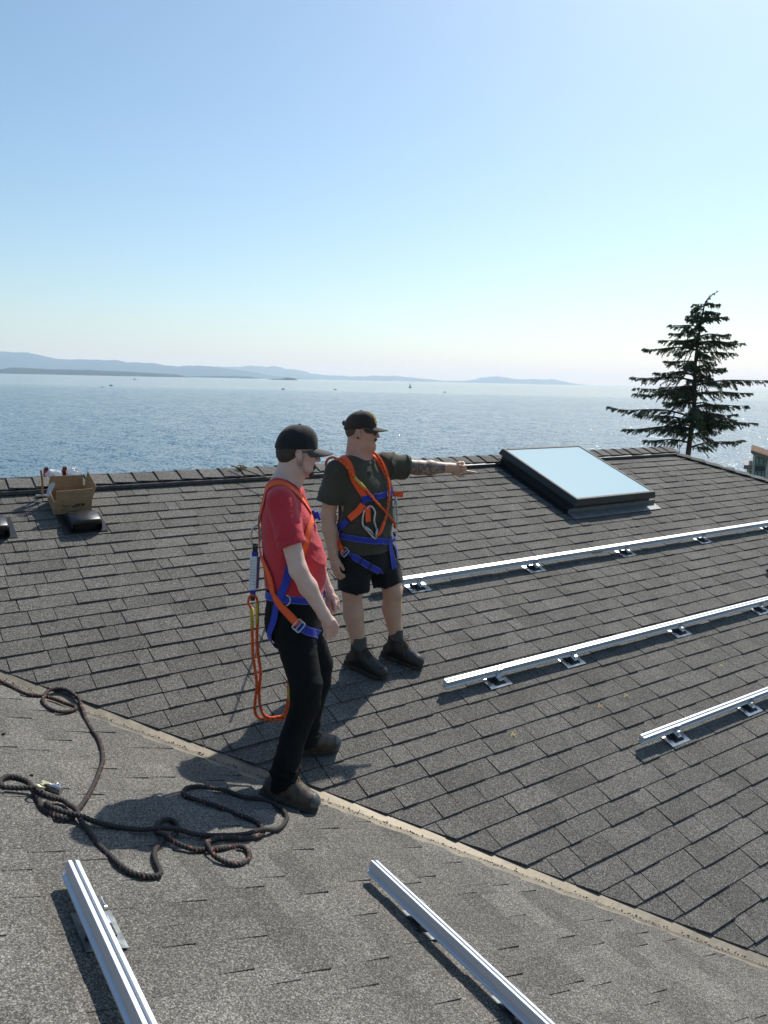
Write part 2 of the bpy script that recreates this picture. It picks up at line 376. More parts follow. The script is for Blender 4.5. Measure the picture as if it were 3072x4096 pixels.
# ridge: vent strip and cap shingles
rv = MB()
for sgn in (-1, 1):
    for x0, x1 in ((-4.4, 3.2), (3.2, 11.3-ry)):
        rv.prism([(ry + sgn*.02, rz+.035), (ry + sgn*.185, rz-.035+.012), (ry + sgn*.185, rz-.035-.012), (ry + sgn*.165, rz-.035-.014), (ry + sgn*.03, rz+.002)], 0, x0 + (.004 if x0 > 0 else 0), x1)
hp(rv.build('ridge_vent', M['vent_metal'], house))
capgrp = []
def cap_shingle(place, L, wdt, r, parent):
    """bent cap: place(a along, b across, h up)"""
    V = []; F = []; t = .007; nb = 9
    for a, lift in ((0, .021), (L, .004)):
        for side in (1, 0):
            for k in range(nb):
                b = -wdt + 2*wdt*k/(nb-1); q = abs(b)/wdt
                V.append(place(a + r.uniform(-.002, .002), b, lift*(1-.25*q) + side*t - (TP*abs(b) if 0 else 0) + .012*(1-q*q)*0))
    n = nb
    for k in range(n-1):
        F += [(k, k+1, 2*n+k+1, 2*n+k)[::-1], (n+k, n+k+1, 3*n+k+1, 3*n+k), (k, n+k, n+k+1, k+1)[::-1], (2*n+k, 3*n+k, 3*n+k+1, 2*n+k+1)]
    F += [(0, 2*n, 3*n, n), (n-1, 2*n-1, 4*n-1, 3*n-1)[::-1]]
    o = mesh('cap_shingle', V, F, M['shingle'], parent); addtone(o, [r.uniform(.85, 1.15)]*len(F)); return o
rr = random.Random(3)
ridge_part = hp(mesh('ridge', [(-4.4, ry-.02, rz+.03), (11.3-ry, ry-.02, rz+.03), (11.3-ry, ry+.02, rz+.03), (-4.4, ry+.02, rz+.03)], [(0,1,2,3)], M['vent_metal'], house))
def rsur(b):   # rounded cross profile of ridge or hip
    q = abs(b); return -(math.sqrt(q*q + .03**2) - .03)
x = -4.4
while x < 11.2 - ry:
    if 0 or not (4.02 < x < 4.0):
        ww = .165 + rr.uniform(-.006, .006); sh = rr.uniform(-.006, .006)
        o = cap_shingle(lambda a, b, h: Vector((x + a, ry + b + sh, rz + .038 + rsur(b)*TP*1.05 + h)), .235, ww, rr, ridge_part)
    x += .205 + rr.uniform(-.008, .008)
hipp = hp(mesh('hip', [(11.25-ry, ry, rz+.004), (13.6, -2.35-.02, EAVE*SP+.004), (13.64, -2.35+.02, EAVE*SP+.004), (11.29-ry, ry+.04, rz+.004)], [(0,1,2,3)], M['vent_metal'], house))
hd = Vector((1, -1, -TP)).normalized(); hl = Vector((1, 1, 0)).normalized(); hu = hd.cross(hl); hu = hu if hu.z > 0 else -hu
h0 = Vector((11.25-ry, ry, rz)); hang = math.atan(TP/math.sqrt(2))
s = .16
while s < 8.4:
    sh = rr.uniform(-.005, .005)
    o = cap_shingle(lambda a, b, h: h0 + hd*(s - a) + hl*(b + sh) + hu*(.014 + rsur(b)*TP/math.sqrt(2)*1.0 + h), .25, .125, rr, hipp)
    s += .212 + rr.uniform(-.008, .008)
# ------------------------------------------------------------------ mounting rails and their feet
def alu():
    m = mat('mill_aluminium', (.60,.64,.69), .48, .65); nt = m.node_tree; L = nt.links
    tc = N(nt, 'ShaderNodeTexCoord'); mp = N(nt, 'ShaderNodeMapping'); mp.inputs['Scale'].default_value = (3, 260, 260); L.new(tc.outputs['Object'], mp.inputs[0])
    n = N(nt, 'ShaderNodeTexNoise', i_Scale=1, i_Detail=3); L.new(mp.outputs[0], n.inputs[0])
    mr = N(nt, 'ShaderNodeMapRange', i_3=.46, i_4=.54); L.new(n.outputs[0], mr.inputs[0]); L.new(mr.outputs[0], P(m).inputs['Roughness'])
    b = N(nt, 'ShaderNodeBump', i_Strength=.03, i_Distance=.0005); L.new(n.outputs[0], b.inputs['Height']); L.new(b.outputs[0], P(m).inputs['Normal'])
    return m
M['alu'] = alu()
M['galv'] = noisy(mat('flashing_aluminium', rough=.35, metal=.9), (.5,.51,.53), (.72,.73,.74), 25, bump=.3, bscale=30, rough=(.22,.45), dist=.003)
M['dkalu'] = noisy(mat('weathered_flashing', rough=.5, metal=.6), (.16,.18,.19), (.24,.26,.27), 30, rough=(.4,.6))
M['rubber'] = mat('black_rubber', (.012,.012,.013), .55)
M['steel'] = mat('stainless_bolt', (.6,.6,.62), .25, 1.0)
RAILP = [(-.0195,.105),(-.0052,.105),(-.0052,.094),(.0052,.094),(.0052,.105),(.0195,.105),(.0195,.074),(.0135,.070),(.0135,.062),(.0195,.058),(.0225,.0535),(.0225,.048),(-.0225,.048),(-.0225,.0535),(-.0195,.058),(-.0135,.062),(-.0135,.070),(-.0195,.074)]
def rail(loc, rot, L, label, splices=()):
    t = thing('mounting_rail', label, 'rail', loc, rot, 'aluminium rails for solar panels')
    b = MB(); b.prism(RAILP, 0, 0, L); b.build('extrusion', M['alu'], t, bevel=.0011)
    for x in splices:
        c = MB(); c.box((x-.07, -.0245, .060), (x+.07, -.0205, .070)); c.build('splice_plate', M['galv'], t)
    return t
rail(r2(.95, 2.035), Q2, 7.6, 'aluminium rail furthest up the slope, passing behind the pointing worker', (2.62,))
rail(r2(.789, .868), Q2, 8.2, 'middle of three aluminium rails on the far slope, ends by worker')
rail(r2(1.804, -.028), Q2, 8.0, 'lowest and shortest looking aluminium rail on the far slope')
rail(r1(1.94, -.52), Q1 @ Vector((0,0,1)).rotation_difference(Vector((0,0,1))), -5.2, 'aluminium rail at lower left corner pointing towards the black rope')
rail(r1(.614, -.495), Q1, -5.2, 'aluminium rail at bottom centre beside the valley flashing')
def make_mount(dark):
    t = bpy.data.objects.new('rail_mount', None); t.empty_display_size = .05; COL.objects.link(t); t.rotation_mode = 'QUATERNION'
    pm = M['dkalu'] if dark else M['galv']
    V = []; F = []; nx, ny = 6, 5
    for j in range(ny):
        for i in range(nx):
            x = -.1 + .2*i/(nx-1); y = -.066 + .132*j/(ny-1)
            z = .0185 - (y+.066)*.045 + .0012*math.sin(i*2.1+j*1.3) + (-.002 if j == 0 else 0)
            V.append((x, y, z))
    n = nx*ny; V += [(a, b, c-.002) for a, b, c in V]
    for j in range(ny-1):
        for i in range(nx-1):
            a = j*nx+i; F += [(a, a+1, a+nx+1, a+nx), (a+n, a+nx+n, a+nx+1+n, a+1+n)]
    rim = [i for i in range(nx)] + [j*nx+nx-1 for j in range(1, ny)] + [(ny-1)*nx+i for i in range(nx-2, -1, -1)] + [j*nx for j in range(ny-2, 0, -1)]
    F += [(rim[k], rim[k]+n, rim[(k+1)%len(rim)]+n, rim[(k+1)%len(rim)]) for k in range(len(rim))]
    mesh('flashing_plate', V, F, pm, t)
    b = MB(); b.box((-.045, -.048, .012), (.055, .040, .024), taper=.004); b.box((-.028, -.036, .023), (.045, .028, .036), taper=.006); b.build('base_block', M['rubber'], t, bevel=.0025, seg=2)
    c = MB(); c.box((-.052, -.01, .014), (-.034, .055, .030), taper=.003); c.build('water_block', M['rubber'], t, bevel=.003, seg=2)
    d = MB(); d.prism([(-.030,.0362),(.026,.0362),(.026,.041),(.0165,.041),(.0165,.104),(.0115,.104),(.0115,.041),(-.030,.041)], 0, -.006, .034); d.build('l_bracket', M['galv'], t, bevel=.001)
    e = MB(); e.tube([(.014, -.012, .040), (.014, -.012, .0475)], .0085, 6); e.tube([(.014, -.012, .047), (.014, -.012, .053)], .004, 8); e.build('bolt', M['steel'], t)
    e = MB(); e.tube([(.014, .0120, .082), (.014, .003, .082)], .0075, 6); e.tube([(.014, .004, .082), (.014, -.006, .082)], .004, 8); e.build('bolt', M['steel'], t)
    return t
def copy_tree(o, parent=None):
    c = o.copy(); COL.objects.link(c); c.parent = parent
    for ch in o.children: copy_tree(ch, c)
    return c
proto = {0: make_mount(0), 1: make_mount(1)}; used = set()
def mount(loc, rot, dark, label, group):
    t = proto[dark] if dark not in used else copy_tree(proto[dark]); used.add(dark)
    t.location = loc; t.rotation_quaternion = rot; tag(t, label, 'rail mount', group)
def side(n): return ('first', 'second', 'third', 'fourth', 'fifth')[n]
for i, u in enumerate((1.366, 2.70, 4.0, 5.318, 6.655)):
    mount(r2(u, 2.000), Q2, 0, f'{side(i)} metal mount from the left under the highest rail on the far slope', 'mounts under the upper rail')
for i, u in enumerate((1.255, 2.026, 3.375, 4.639)):
    mount(r2(u, .833), Q2, 0, f'{side(i)} metal mount from the left under the middle rail', 'mounts under the middle rail')
for i, u in enumerate((2.164, 3.084)):
    mount(r2(u, -.063), Q2, 0, f'{side(i)} metal mount from the left under the lowest rail on the far slope', 'mounts under the lower rail')
mount(r1(1.892, -.775), Q1, 1, 'grey roof mount under the rail at the lower left corner', 'mounts on the near slope')
mount(r1(.572, -.83), Q1, 1, 'grey roof mount nearest the upper end of the bottom centre rail', 'mounts on the near slope')
mount(r1(.572, -1.37), Q1, 1, 'grey roof mount at the bottom edge under the bottom centre rail', 'mounts on the near slope')

# ------------------------------------------------------------------ skylight
M['clad'] = noisy(mat('black_cladding', rough=.45), (.012,.012,.013), (.02,.02,.021), 30, rough=(.35,.5))
M['cladtop'] = noisy(mat('bronze_cladding', rough=.75), (.10,.09,.083), (.14,.125,.115), 18)
M['glass'] = mat('skylight_glass', (.36,.52,.55), .045, IOR=2.0, Coat_Weight=.6, Coat_Roughness=.02)  # pale blue base paints in the reflected sky and light from the shaft
M['ltgrey'] = noisy(mat('grey_flashing', rough=.5, metal=.3), (.15,.155,.155), (.20,.20,.195), 15, rough=(.4,.6))
def ring(b, x0, x1, y0, y1, wdt, z0, z1, top=0):
    """picture-frame box; top = inward slope of the outer edge at the top"""
    o = [(x0,y0),(x1,y0),(x1,y1),(x0,y1)]; i = [(x0+wdt,y0+wdt),(x1-wdt,y0+wdt),(x1-wdt,y1-wdt),(x0+wdt,y1-wdt)]
    ot = [(x0+top,y0+top),(x1-top,y0+top),(x1-top,y1-top),(x0+top,y1-top)]
    V = [(*q, z0) for q in o] + [(*q, z1) for q in ot] + [(*q, z1) for q in i] + [(*q, z0) for q in i]
    F = []
    for k in range(4):
        n = (k+1) % 4; F += [(k, n, 4+n, 4+k), (4+k, 4+n, 8+n, 8+k), (8+k, 8+n, 12+n, 12+k), (12+k, 12+n, n, k)]
    return b.add(V, F)
sk = thing('skylight', 'large raised skylight with reflected pale blue sky coloured into its glass and black frame near the ridge', 'skylight', r2(4.67, 3.43), Q2)
b = MB(); ring(b, -.655, .655, -.615, .625, .04, -.02, .155); b.build('curb', M['clad'], sk, bevel=.004)
b = MB(); ring(b, -.69, .69, -.66, .66, .06, .128, .196, top=.020); b.build('frame', M['clad'], sk, bevel=.003)
b = MB(); ring(b, -.668, .668, -.638, .638, .032, .1965, .2015, top=.002); b.build('trim', M['cladtop'], sk, bevel=.001)
b = MB(); b.box((-.64, -.61, .182), (.64, .61, .1955)); b.build('glass_pane', M['glass'], sk)
b = MB(); b.prism([(-.735,.0175),(-.73,.0195),(-.62,.030),(-.617,.075),(-.6155,.075),(-.6155,.026)], 0, -.715, .775); b.build('apron_flashing', M['ltgrey'], sk)
for sg in (-1, 1):
    b = MB(); b.prism([(sg*.655,.075),(sg*.658,.075),(sg*.662,.020),(sg*.75,.017),(sg*.75,.0145),(sg*.657,.016)], 1, -.60, .66); b.build('side_flashing', M['clad'], sk)  # cladding black here: the shadow on the side flashing is put into its colour
b = MB(); b.tube([(-.662, -.10, .135), (-.672, -.10, .135)], .008, 8); b.build('screw', M['steel'], sk)

# ------------------------------------------------------------------ roof vents
M['blackpl'] = noisy(mat('black_plastic', rough=.4), (.010,.010,.011), (.02,.02,.021), 40, rough=(.28,.5))
def roof_vent(u, v, label):
    t = thing('roof_vent', label, 'vent', r2(u, v), Q2, 'black slant back roof vents')
    b = MB(); b.box((-.165, -.105, .0165), (.165, .20, .0195)); b.build('flange', M['blackpl'], t, bevel=.001)
    bm = bmesh.new()
    prof = [(-.098,.118),(-.085,.122),(.02,.118),(.11,.085),(.16,.028),(.165,.012)]   # y, z along the hood
    rows = []
    for k, (y, z) in enumerate(prof):
        w = .105 + .012*k/5; rows.append([bm.verts.new((x*w, y, z - (.016 if abs(x) == 1 else 0))) for x in (-1, -.86, 0, .86, 1)])
    for a, c in zip(rows, rows[1:]):
        for i in range(4): bm.faces.new((a[i], a[i+1], c[i+1], c[i]))
    lo_ = [[bm.verts.new((r_[0].co.x*1.04 if k else r_[0].co.x, r_[0].co.y, .02 if k else .05)) for k_, r_ in [(k, rows[k])]][0] for k in range(len(rows))]
    hi_ = [bm.verts.new((r_[4].co.x*1.04, r_[4].co.y, .02 if k else .05)) for k, r_ in enumerate(rows)]
    for k in range(len(rows)-1):
        bm.faces.new((rows[k][0], rows[k+1][0], lo_[k+1], lo_[k])); bm.faces.new((rows[k][4], hi_[k], hi_[k+1], rows[k+1][4]))
    # rolled lip at the open front
    f = [bm.verts.new((v_.co.x*.97, v_.co.y-.004, v_.co.z-.03)) for v_ in rows[0]]
    for i in range(4): bm.faces.new((rows[0][i+1], rows[0][i], f[i], f[i+1]))
    bmesh.ops.recalc_face_normals(bm, faces=bm.faces)
    o = frombm('hood', bm, M['blackpl'], t, True)
    s = o.modifiers.new('s', 'SOLIDIFY'); s.thickness = .004
    b = MB(); b.box((-.085, -.06, .02), (.085, .09, .07)); b.build('throat', M['rubber'], t)
    return t
roof_vent(-.93, 3.415, 'black slant back roof vent in front of the cardboard box')
roof_vent(-1.585, 3.43, 'black roof vent cut off by the left picture edge')

# ------------------------------------------------------------------ cardboard box with its contents
M['card'] = noisy(mat('brown_cardboard', rough=.9), (.30,.19,.10), (.36,.235,.13), 35, bump=.15, bscale=120)
M['ink'] = mat('black_print', (.015,.014,.013), .7)
M['film'] = mat('clear_plastic_film', (.86,.88,.92), .18, Alpha=.42, Transmission_Weight=.2)
bx = thing('cardboard_box', 'open brown cardboard box with raised flaps lying by the ridge', 'box', r2(-.9665, 3.735, .016), Q2)
BW, BD, BH, TH = .141, .115, .118, .004
def slab(name, c, flip=False, t=TH):
    """flat cardboard panel from 4 corners with thickness and a slight warp"""
    c = [Vector(q) for q in c]; n = (c[1]-c[0]).cross(c[3]-c[0]).normalized()*t; V = []; F = []; k = 5; rs = random.Random(len(name)*7+int(c[0].x*1e4))
    for off in (Vector(), n):
        for i in range(k):
            for j in range(k):
                a, b_ = i/(k-1), j/(k-1); w_ = 4*a*(1-a)*rs.uniform(-.0004, .0015)
                V.append(c[0].lerp(c[1], a).lerp(c[3].lerp(c[2], a), b_) + off + n.normalized()*w_)
    q = k*k
    for i in range(k-1):
        for j in range(k-1):
            a = i*k+j; F += [(a, a+k, a+k+1, a+1)[::-1], (a+q, a+k+q, a+k+1+q, a+1+q)]
    rim = [i*k for i in range(k)] + [(k-1)*k+j for j in range(1, k)] + [i*k+k-1 for i in range(k-2, -1, -1)] + [j for j in range(k-2, 0, -1)]
    F += [(rim[i], rim[(i+1)%len(rim)], rim[(i+1)%len(rim)]+q, rim[i]+q) for i in range(len(rim))]
    return mesh(name, V, F, M['card'], bx)
slab('bottom', [(-BW,-BD,.001),(BW,-BD,.001),(BW,BD,.001),(-BW,BD,.001)])
front = slab('front_panel', [(-BW,-BD,0),(BW,-BD,0),(BW,-BD,BH),(-BW,-BD,BH)])
slab('back_panel', [(-BW,BD,0),(BW,BD,0),(BW,BD,BH),(-BW,BD,BH)])
slab('side_panel', [(BW,-BD,0),(BW,BD,0),(BW,BD,BH),(BW,-BD,BH)])
slab('side_panel', [(-BW,-BD,0),(-BW,BD,0),(-BW,BD,BH*.85),(-BW,-BD,BH*.95)])
slab('flap', [(-BW+.008,-BD,BH),(BW,-BD,BH),(BW+.002,-BD+.012,BH+.092),(-BW+.014,-BD+.010,BH+.086)])
slab('flap', [(-BW+.004,BD,BH),(BW-.012,BD,BH),(BW-.014,BD+.012,BH+.098),(-BW+.012,BD+.012,BH+.098)])
slab('flap', [(BW,-BD,BH),(BW,BD,BH),(BW+.012,BD-.02,BH+.15),(BW+.045,-BD+.06,BH+.085)])
slab('flap', [(-BW,-BD,BH*.95),(-BW,BD,BH*.85),(-BW-.006,BD-.03,BH+.02),(-BW-.008,-BD+.07,BH+.012)])
def text(name, body, size, loc, material, parent, rot=(math.pi/2, 0, 0), shear=0., ext=.0004, align='LEFT'):
    cu = bpy.data.curves.new(name, 'FONT'); cu.body = body; cu.size = size; cu.extrude = ext; cu.shear = shear; cu.align_x = align
    o = bpy.data.objects.new(name, cu); COL.objects.link(o)
    dg = bpy.context.evaluated_depsgraph_get(); me = bpy.data.meshes.new_from_object(o.evaluated_get(dg)); bpy.data.objects.remove(o)
    me.materials.clear(); me.materials.append(material)
    p = bpy.data.objects.new(name, me); COL.objects.link(p); p.parent = parent; p.location = loc; p.rotation_euler = rot
    return p
fy = -BD - TH*.0 - .0045
text('printed_word', 'FAST', .030, (-.085, fy, .062), M['ink'], bx, shear=.25)
b = MB(); b.add([(-.011, fy, .057), (.083, fy, .057), (.089, fy, .088), (-.005, fy, .088)], [(0,1,2,3)]); b.build('print_block', M['ink'], bx)
text('printed_word', 'PACK', .030, (-.008, fy-.001, .062), M['card'], bx, shear=.25)
b = MB(); rs = random.Random(2)
for row, z in enumerate((.040, .027, .015)):
    x = -.09
    while x < (.06, .02, -.01)[row]:
        w = rs.uniform(.005, .014); b.add([(x, fy, z), (x+w, fy, z), (x+w, fy, z+.005), (x, fy, z+.005)], [(0,1,2,3)]); x += w + .004
b.build('small_print', M['ink'], bx)
def crumple(name, c, r, parent, seed, material, squash=.7):
    bm = bmesh.new(); bmesh.ops.create_icosphere(bm, subdivisions=4, radius=1); rs = np.random.default_rng(seed)
    dirs_ = rs.normal(size=(14, 3)); dirs_ /= np.linalg.norm(dirs_, axis=1)[:, None]; am = rs.uniform(.05, .3, 14)
    for v in bm.verts:
        d = np.array(v.co); f = 1 - (np.abs(dirs_ @ d)*am*(.5+.5*np.sin(9*(dirs_ @ d)+am*40))).sum()*.55
        v.co = Vector((d[0]*r[0], d[1]*r[1], d[2]*r[2]))*f
    o = frombm(name, bm, material, parent, True); o.location = c; return o
qb = Q2.to_matrix()
def boxp(x, y, z): return r2(-.9665, 3.735, .016) + qb @ Vector((x, y, z))
for c, r_, sd, lab in (((-.085, .165, .205), (.080, .045, .088), 4, 'crumpled clear plastic bag standing behind the left of the box'), ((.065, .165, .215), (.070, .045, .080), 9, 'crumpled clear plastic bag behind the right half of the box')):
    o = tag(crumple('plastic_bag', (0,0,0), r_, None, sd, M['film']), lab, 'plastic bag'); o.location = boxp(*c); o.rotation_mode = 'QUATERNION'; o.rotation_quaternion = Q2
V = [(-.13,.06,.20),(-.10,.02,.22),(-.135,-.02,.17),(-.165,.03,.15),(-.185,.0,.115),(-.165,-.03,.10),(-.15,.05,.16)]
o = mesh('plastic_sheet', V, [(0,1,2,3),(3,2,5,4),(0,3,6)], M['film'], smooth=True); tag(o, 'flap of clear plastic film hanging out of the box at its left corner', 'plastic film'); o.location = boxp(0,0,0); o.rotation_mode = 'QUATERNION'; o.rotation_quaternion = Q2
sm_ = o.modifiers.new('d', 'SUBSURF'); sm_.levels = sm_.render_levels = 2
M['toolred'] = mat('red_tool_plastic', (.48,.02,.03), .4); M['wood'] = noisy(mat('worn_wood', rough=.6), (.28,.17,.07), (.38,.25,.12), 60)
def drill(x, y, z, rz, label):
    t = thing('cordless_drill', label, 'power tool', boxp(x, y, z), Q2 @ Matrix.Rotation(rz, 3, 'Z').to_quaternion())
    b = MB(); b.tube([(0,0,0),(0,0,.055)], [.024,.021], 14); b.build('motor_housing', M['toolred'], t, smooth='auto', bevel=.003)
    b = MB()
    for k in range(5):
        a = -.5 + k*.25; b.box((math.sin(a)*.023-.0022, -math.cos(a)*.0245-.001, .008), (math.sin(a)*.023+.0022, -math.cos(a)*.0215, .046))
    b.build('vent_slot', M['rubber'], t)
    b = MB(); b.tube([(0,0,.054),(0,0,.075)], [.019,.013], 12); b.build('chuck', M['rubber'], t, smooth='auto')
    b = MB(); b.tube([(.01,.0,.02),(.055,.0,-.01),(.08,0,-.05)], [.018,.016,.018], 10); b.build('handle', M['rubber'], t, smooth='auto')
drill(-.135, .215, .178, .3, 'red cordless tool sticking up behind the left of the box')
drill(.005, .215, .176, -.4, 'red and black cordless tool behind the middle of the box')
hm = thing('hammer', 'wooden tool handle leaning behind the left corner of the box', 'hammer', boxp(-.165, .20, .0), Q2)
b = MB(); b.tube([(0,0,0),(.0,.005,.12),(-.012,.012,.235)], [.009,.0085,.0075], 10); b.build('handle', M['wood'], hm, smooth='auto')
b = MB(); b.tube([(-.05,.002,.004),(.05,-.002,.004)], [.012,.014], 8); b.build('head', M['steel'], hm, bevel=.002)

# ------------------------------------------------------------------ black rope on the near slope, rope grab
def rope_mat(name, c0, c1, c2=None):
    m = mat(name, c0, .85); nt = m.node_tree; L = nt.links
    a = N(nt, 'ShaderNodeAttribute', attribute_name='fleck')
    pos = N(nt, 'ShaderNodeNewGeometry').outputs['Position']; n = N(nt, 'ShaderNodeTexNoise', i_Scale=420, i_Detail=2); L.new(pos, n.inputs[0])
    r = N(nt, 'ShaderNodeMapRange', i_1=.3, i_2=.7, i_3=.55, i_4=1.5); L.new(n.outputs[0], r.inputs[0])
    mx = N(nt, 'ShaderNodeMix', data_type='RGBA'); mx.inputs['A'].default_value = (*c0, 1); mx.inputs['B'].default_value = (*c1, 1); L.new(a.outputs['Fac'], mx.inputs['Factor'])
    vm = N(nt, 'ShaderNodeVectorMath', operation='SCALE'); L.new(mx.outputs['Result'], vm.inputs[0]); L.new(r.outputs[0], vm.inputs['Scale']); L.new(vm.outputs[0], P(m).inputs['Base Color'])
    b = N(nt, 'ShaderNodeBump', i_Strength=.5, i_Distance=.001); L.new(n.outputs[0], b.inputs['Height']); L.new(b.outputs[0], P(m).inputs['Normal'])
    return m
M['rope'] = rope_mat('black_rope', (.034,.029,.026), (.42,.10,.08))
M['orope'] = rope_mat('orange_kernmantle', (.80,.115,.022), (.05,.03,.03))
M['yrope'] = rope_mat('black_yellow_rope', (.02,.02,.018), (.30,.26,.10))
def rope(name, pts, r, material, parent=None, lobes=3, pitch=.06, depth=.2, fleck=None, n=12, step=.004):
    pts = spline(pts, step); p, t, a, b = frames(pts); k = len(p); s = np.arange(k)*step
    th = 2*np.pi*np.arange(n)/n; ph = th[None, :] - (2*np.pi/pitch/1.0)*s[:, None]/1.0
    rad = r*(1 - depth*(1-np.abs(np.cos(lobes/2*ph))**.7))
    V = p[:, None] + rad[..., None]*(np.cos(th)[None, :, None]*a[:, None] + np.sin(th)[None, :, None]*b[:, None])
    V = V.reshape(-1, 3); I = np.arange((k-1)*n).reshape(k-1, n); J = np.roll(I, -1, 1)
    F = np.stack([I, J, J+n, I+n], -1).reshape(-1, 4)
    o = mesh(name, V, list(F) + [tuple(range(n))[::-1], tuple(range((k-1)*n, k*n))], material, parent, smooth=True)
    fl = np.zeros(len(V))
    if fleck == 'spots':
        strand = np.floor(((ph*lobes/2/np.pi + .5) % lobes)); pos = (s[:, None]/.095 + strand*.37) % 1
        core = np.abs(((ph*lobes/2/np.pi) % 1) - .5) > .22
        fl = ((pos < .06) & core & (strand != 1)).astype(float).ravel()
    elif fleck == 'spiral':
        fl = ((((th[None]/(2*np.pi) + s[:, None]/.03) % 1) < .10) | (((th[None]/(2*np.pi) - s[:, None]/.03) % 1) < .07)).astype(float).ravel()
    elif fleck == 'mix': fl = ((np.floor(ph*lobes/2/np.pi) % 2) == 0).astype(float).ravel()
    at = o.data.attributes.new('fleck', 'FLOAT', 'POINT'); at.data.foreach_set('value', fl)
    return o
ROPE = [(-1.847,1.677), (-1.798,1.618), (-1.753,1.543), (-1.701,1.456), (-1.645,1.439), (-1.596,1.444), (-1.543,1.413), (-1.503,1.368), (-1.466,1.337), (-1.471,1.29), (-1.523,1.233), (-1.575,1.214), (-1.615,1.251), (-1.627,1.334), (-1.618,1.392), (-1.577,1.49), (-1.546,1.513), (-1.505,1.515), (-1.468,1.497), (-1.438,1.448), (-1.42,1.397), (-1.431,1.29), (-1.449,1.154), (-1.457,1.001), (-1.456,0.872), (-1.477,0.72), (-1.511,0.575), (-1.554,0.458), (-1.607,0.327), (-1.67,0.185), (-1.713,0.1), (-1.757,0.019), (-1.795,-0.041), (-1.841,-0.029), (-1.876,0.039), (-1.881,0.138), (-1.884,0.257), (-1.918,0.31), (-1.96,0.317), (-1.994,0.269), (-1.993,0.211), (-1.951,0.197), (-1.892,0.174), (-1.859,0.124), (-1.791,0.107), (-1.776,0.05), (-1.768,-0.014), (-1.762,-0.077), (-1.75,-0.145), (-1.74,-0.24), (-1.72,-0.323), (-1.701,-0.397), (-1.675,-0.449), (-1.641,-0.468), (-1.601,-0.472), (-1.575,-0.455), (-1.566,-0.415), (-1.561,-0.361), (-1.547,-0.304), (-1.51,-0.236), (-1.463,-0.188), (-1.42,-0.154), (-1.379,-0.094), (-1.37,-0.034), (-1.395,-0.011), (-1.441,-0.041), (-1.475,-0.101), (-1.479,-0.165), (-1.458,-0.218), (-1.409,-0.254), (-1.36,-0.27), (-1.249,-0.255), (-1.163,-0.232), (-1.141,-0.274), (-1.168,-0.337), (-1.22,-0.379), (-1.267,-0.376), (-1.308,-0.34), (-1.322,-0.296), (-1.312,-0.234), (-1.26,-0.181), (-1.192,-0.161), (-1.103,-0.159), (-1.019,-0.133), (-0.976,-0.072), (-0.97,-0.008), (-1.002,0.044), (-1.049,0.087), (-1.093,0.139), (-1.15,0.181), (-1.207,0.222), (-1.226,0.259), (-1.188,0.326), (-1.119,0.358), (-1.045,0.348), (-0.974,0.327), (-0.918,0.272), (-0.841,0.262), (-0.785,0.227), (-0.763,0.148), (-0.782,0.066), (-0.852,-0.026), (-0.943,-0.093), (-1.05,-0.121), (-1.147,-0.136), (-1.313,-0.147), (-1.429,-0.133), (-1.52,-0.129), (-1.611,-0.104), (-1.672,-0.085), (-1.732,-0.071), (-1.776,-0.047), (-1.826,-0.023), (-1.859,0.012), (-1.87,0.048)]
def settle(path, r, place, base=.0105):
    """lay a flat path on the roof, lifting it where it crosses over earlier turns"""
    q = spline([(a, b, 0) for a, b in path], .012); n = len(q); h = np.full(n, base + r)
    for i in range(n):
        j = np.arange(0, max(0, i-6)); 
        if len(j):
            d = np.hypot(*(q[j, :2] - q[i, :2]).T); c = d < 1.7*r
            if c.any(): h[i] = max(h[i], (h[j][c] + 1.75*r).max())
    hs = h.copy()
    for _ in range(10):
        hs = np.maximum(h, np.convolve(np.pad(hs, 2, 'edge'), np.ones(5)/5, 'valid'))
        hs = np.minimum(hs, .1)
    for _ in range(2): hs = np.convolve(np.pad(hs, 1, 'edge'), np.ones(3)/3, 'valid')
    return [place(a, b, hh) for (a, b, _), hh in zip(q, hs)]
def on_roof(x, y, h):
    t = min(1, max(0, (x + y + .10)/.03 + .5)); n_ = Vector((SP*(1-t), -SP*t, CP)); return Vector((x, y, TP*max(-x-.10, y))) + n_*h
rp = rope('rope', settle(ROPE, .0105, on_roof), .0112, M['rope'], None, 3, .048, .42, 'spots', 18, .003)
tag(rp, 'thick black rope with red flecks lying in loops on the near roof slope', 'rope')
M['gold'] = noisy(mat('zinc_yellow_steel', rough=.35, metal=.85), (.55,.48,.28), (.70,.64,.42), 60); M['zinc'] = noisy(mat('scuffed_steel', rough=.4, metal=.9), (.32,.32,.30), (.6,.6,.58), 80, rough=(.25,.5))
rgp = thing('rope_grab', 'steel rope grab with round eye clipped on the black rope', 'rope grab', r1(1.828, .195, .034), Q1 @ Matrix.Rotation(R(51), 3, 'Z').to_quaternion())
b = MB(); b.tube([(-.036,0,0),(.036,0,0)], .0185, 14); b.build('body', M['zinc'], rgp, smooth='auto', bevel=.002)
b = MB(); b.tube([(-.038,.021,.017),(-.012,.021,.017),(-.010,.021,.017),(.016,.021,.017),(.018,.021,.017),(.038,.021,.017)], [.010,.010,.0088,.0088,.010,.010], 12); b.build('cam_roller', M['steel'], rgp, smooth='auto')
b = MB(); a_ = np.linspace(0, 2*np.pi, 25)[:-1]
b.tube([(.030+.021*math.cos(x), .085+.019*math.sin(x), .026+.007*math.sin(x)) for x in a_], .0052, 8, close=True); b.build('eye_ring', M['gold'], rgp, smooth=True)
b = MB(); b.prism([(.012,.02),(.045,.018),(.050,.034),(.036,.047),(.036,.066),(.024,.066),(.024,.046),(.010,.034)], 2, .022, .028); b.build('cam_arm', M['gold'], rgp, bevel=.001)
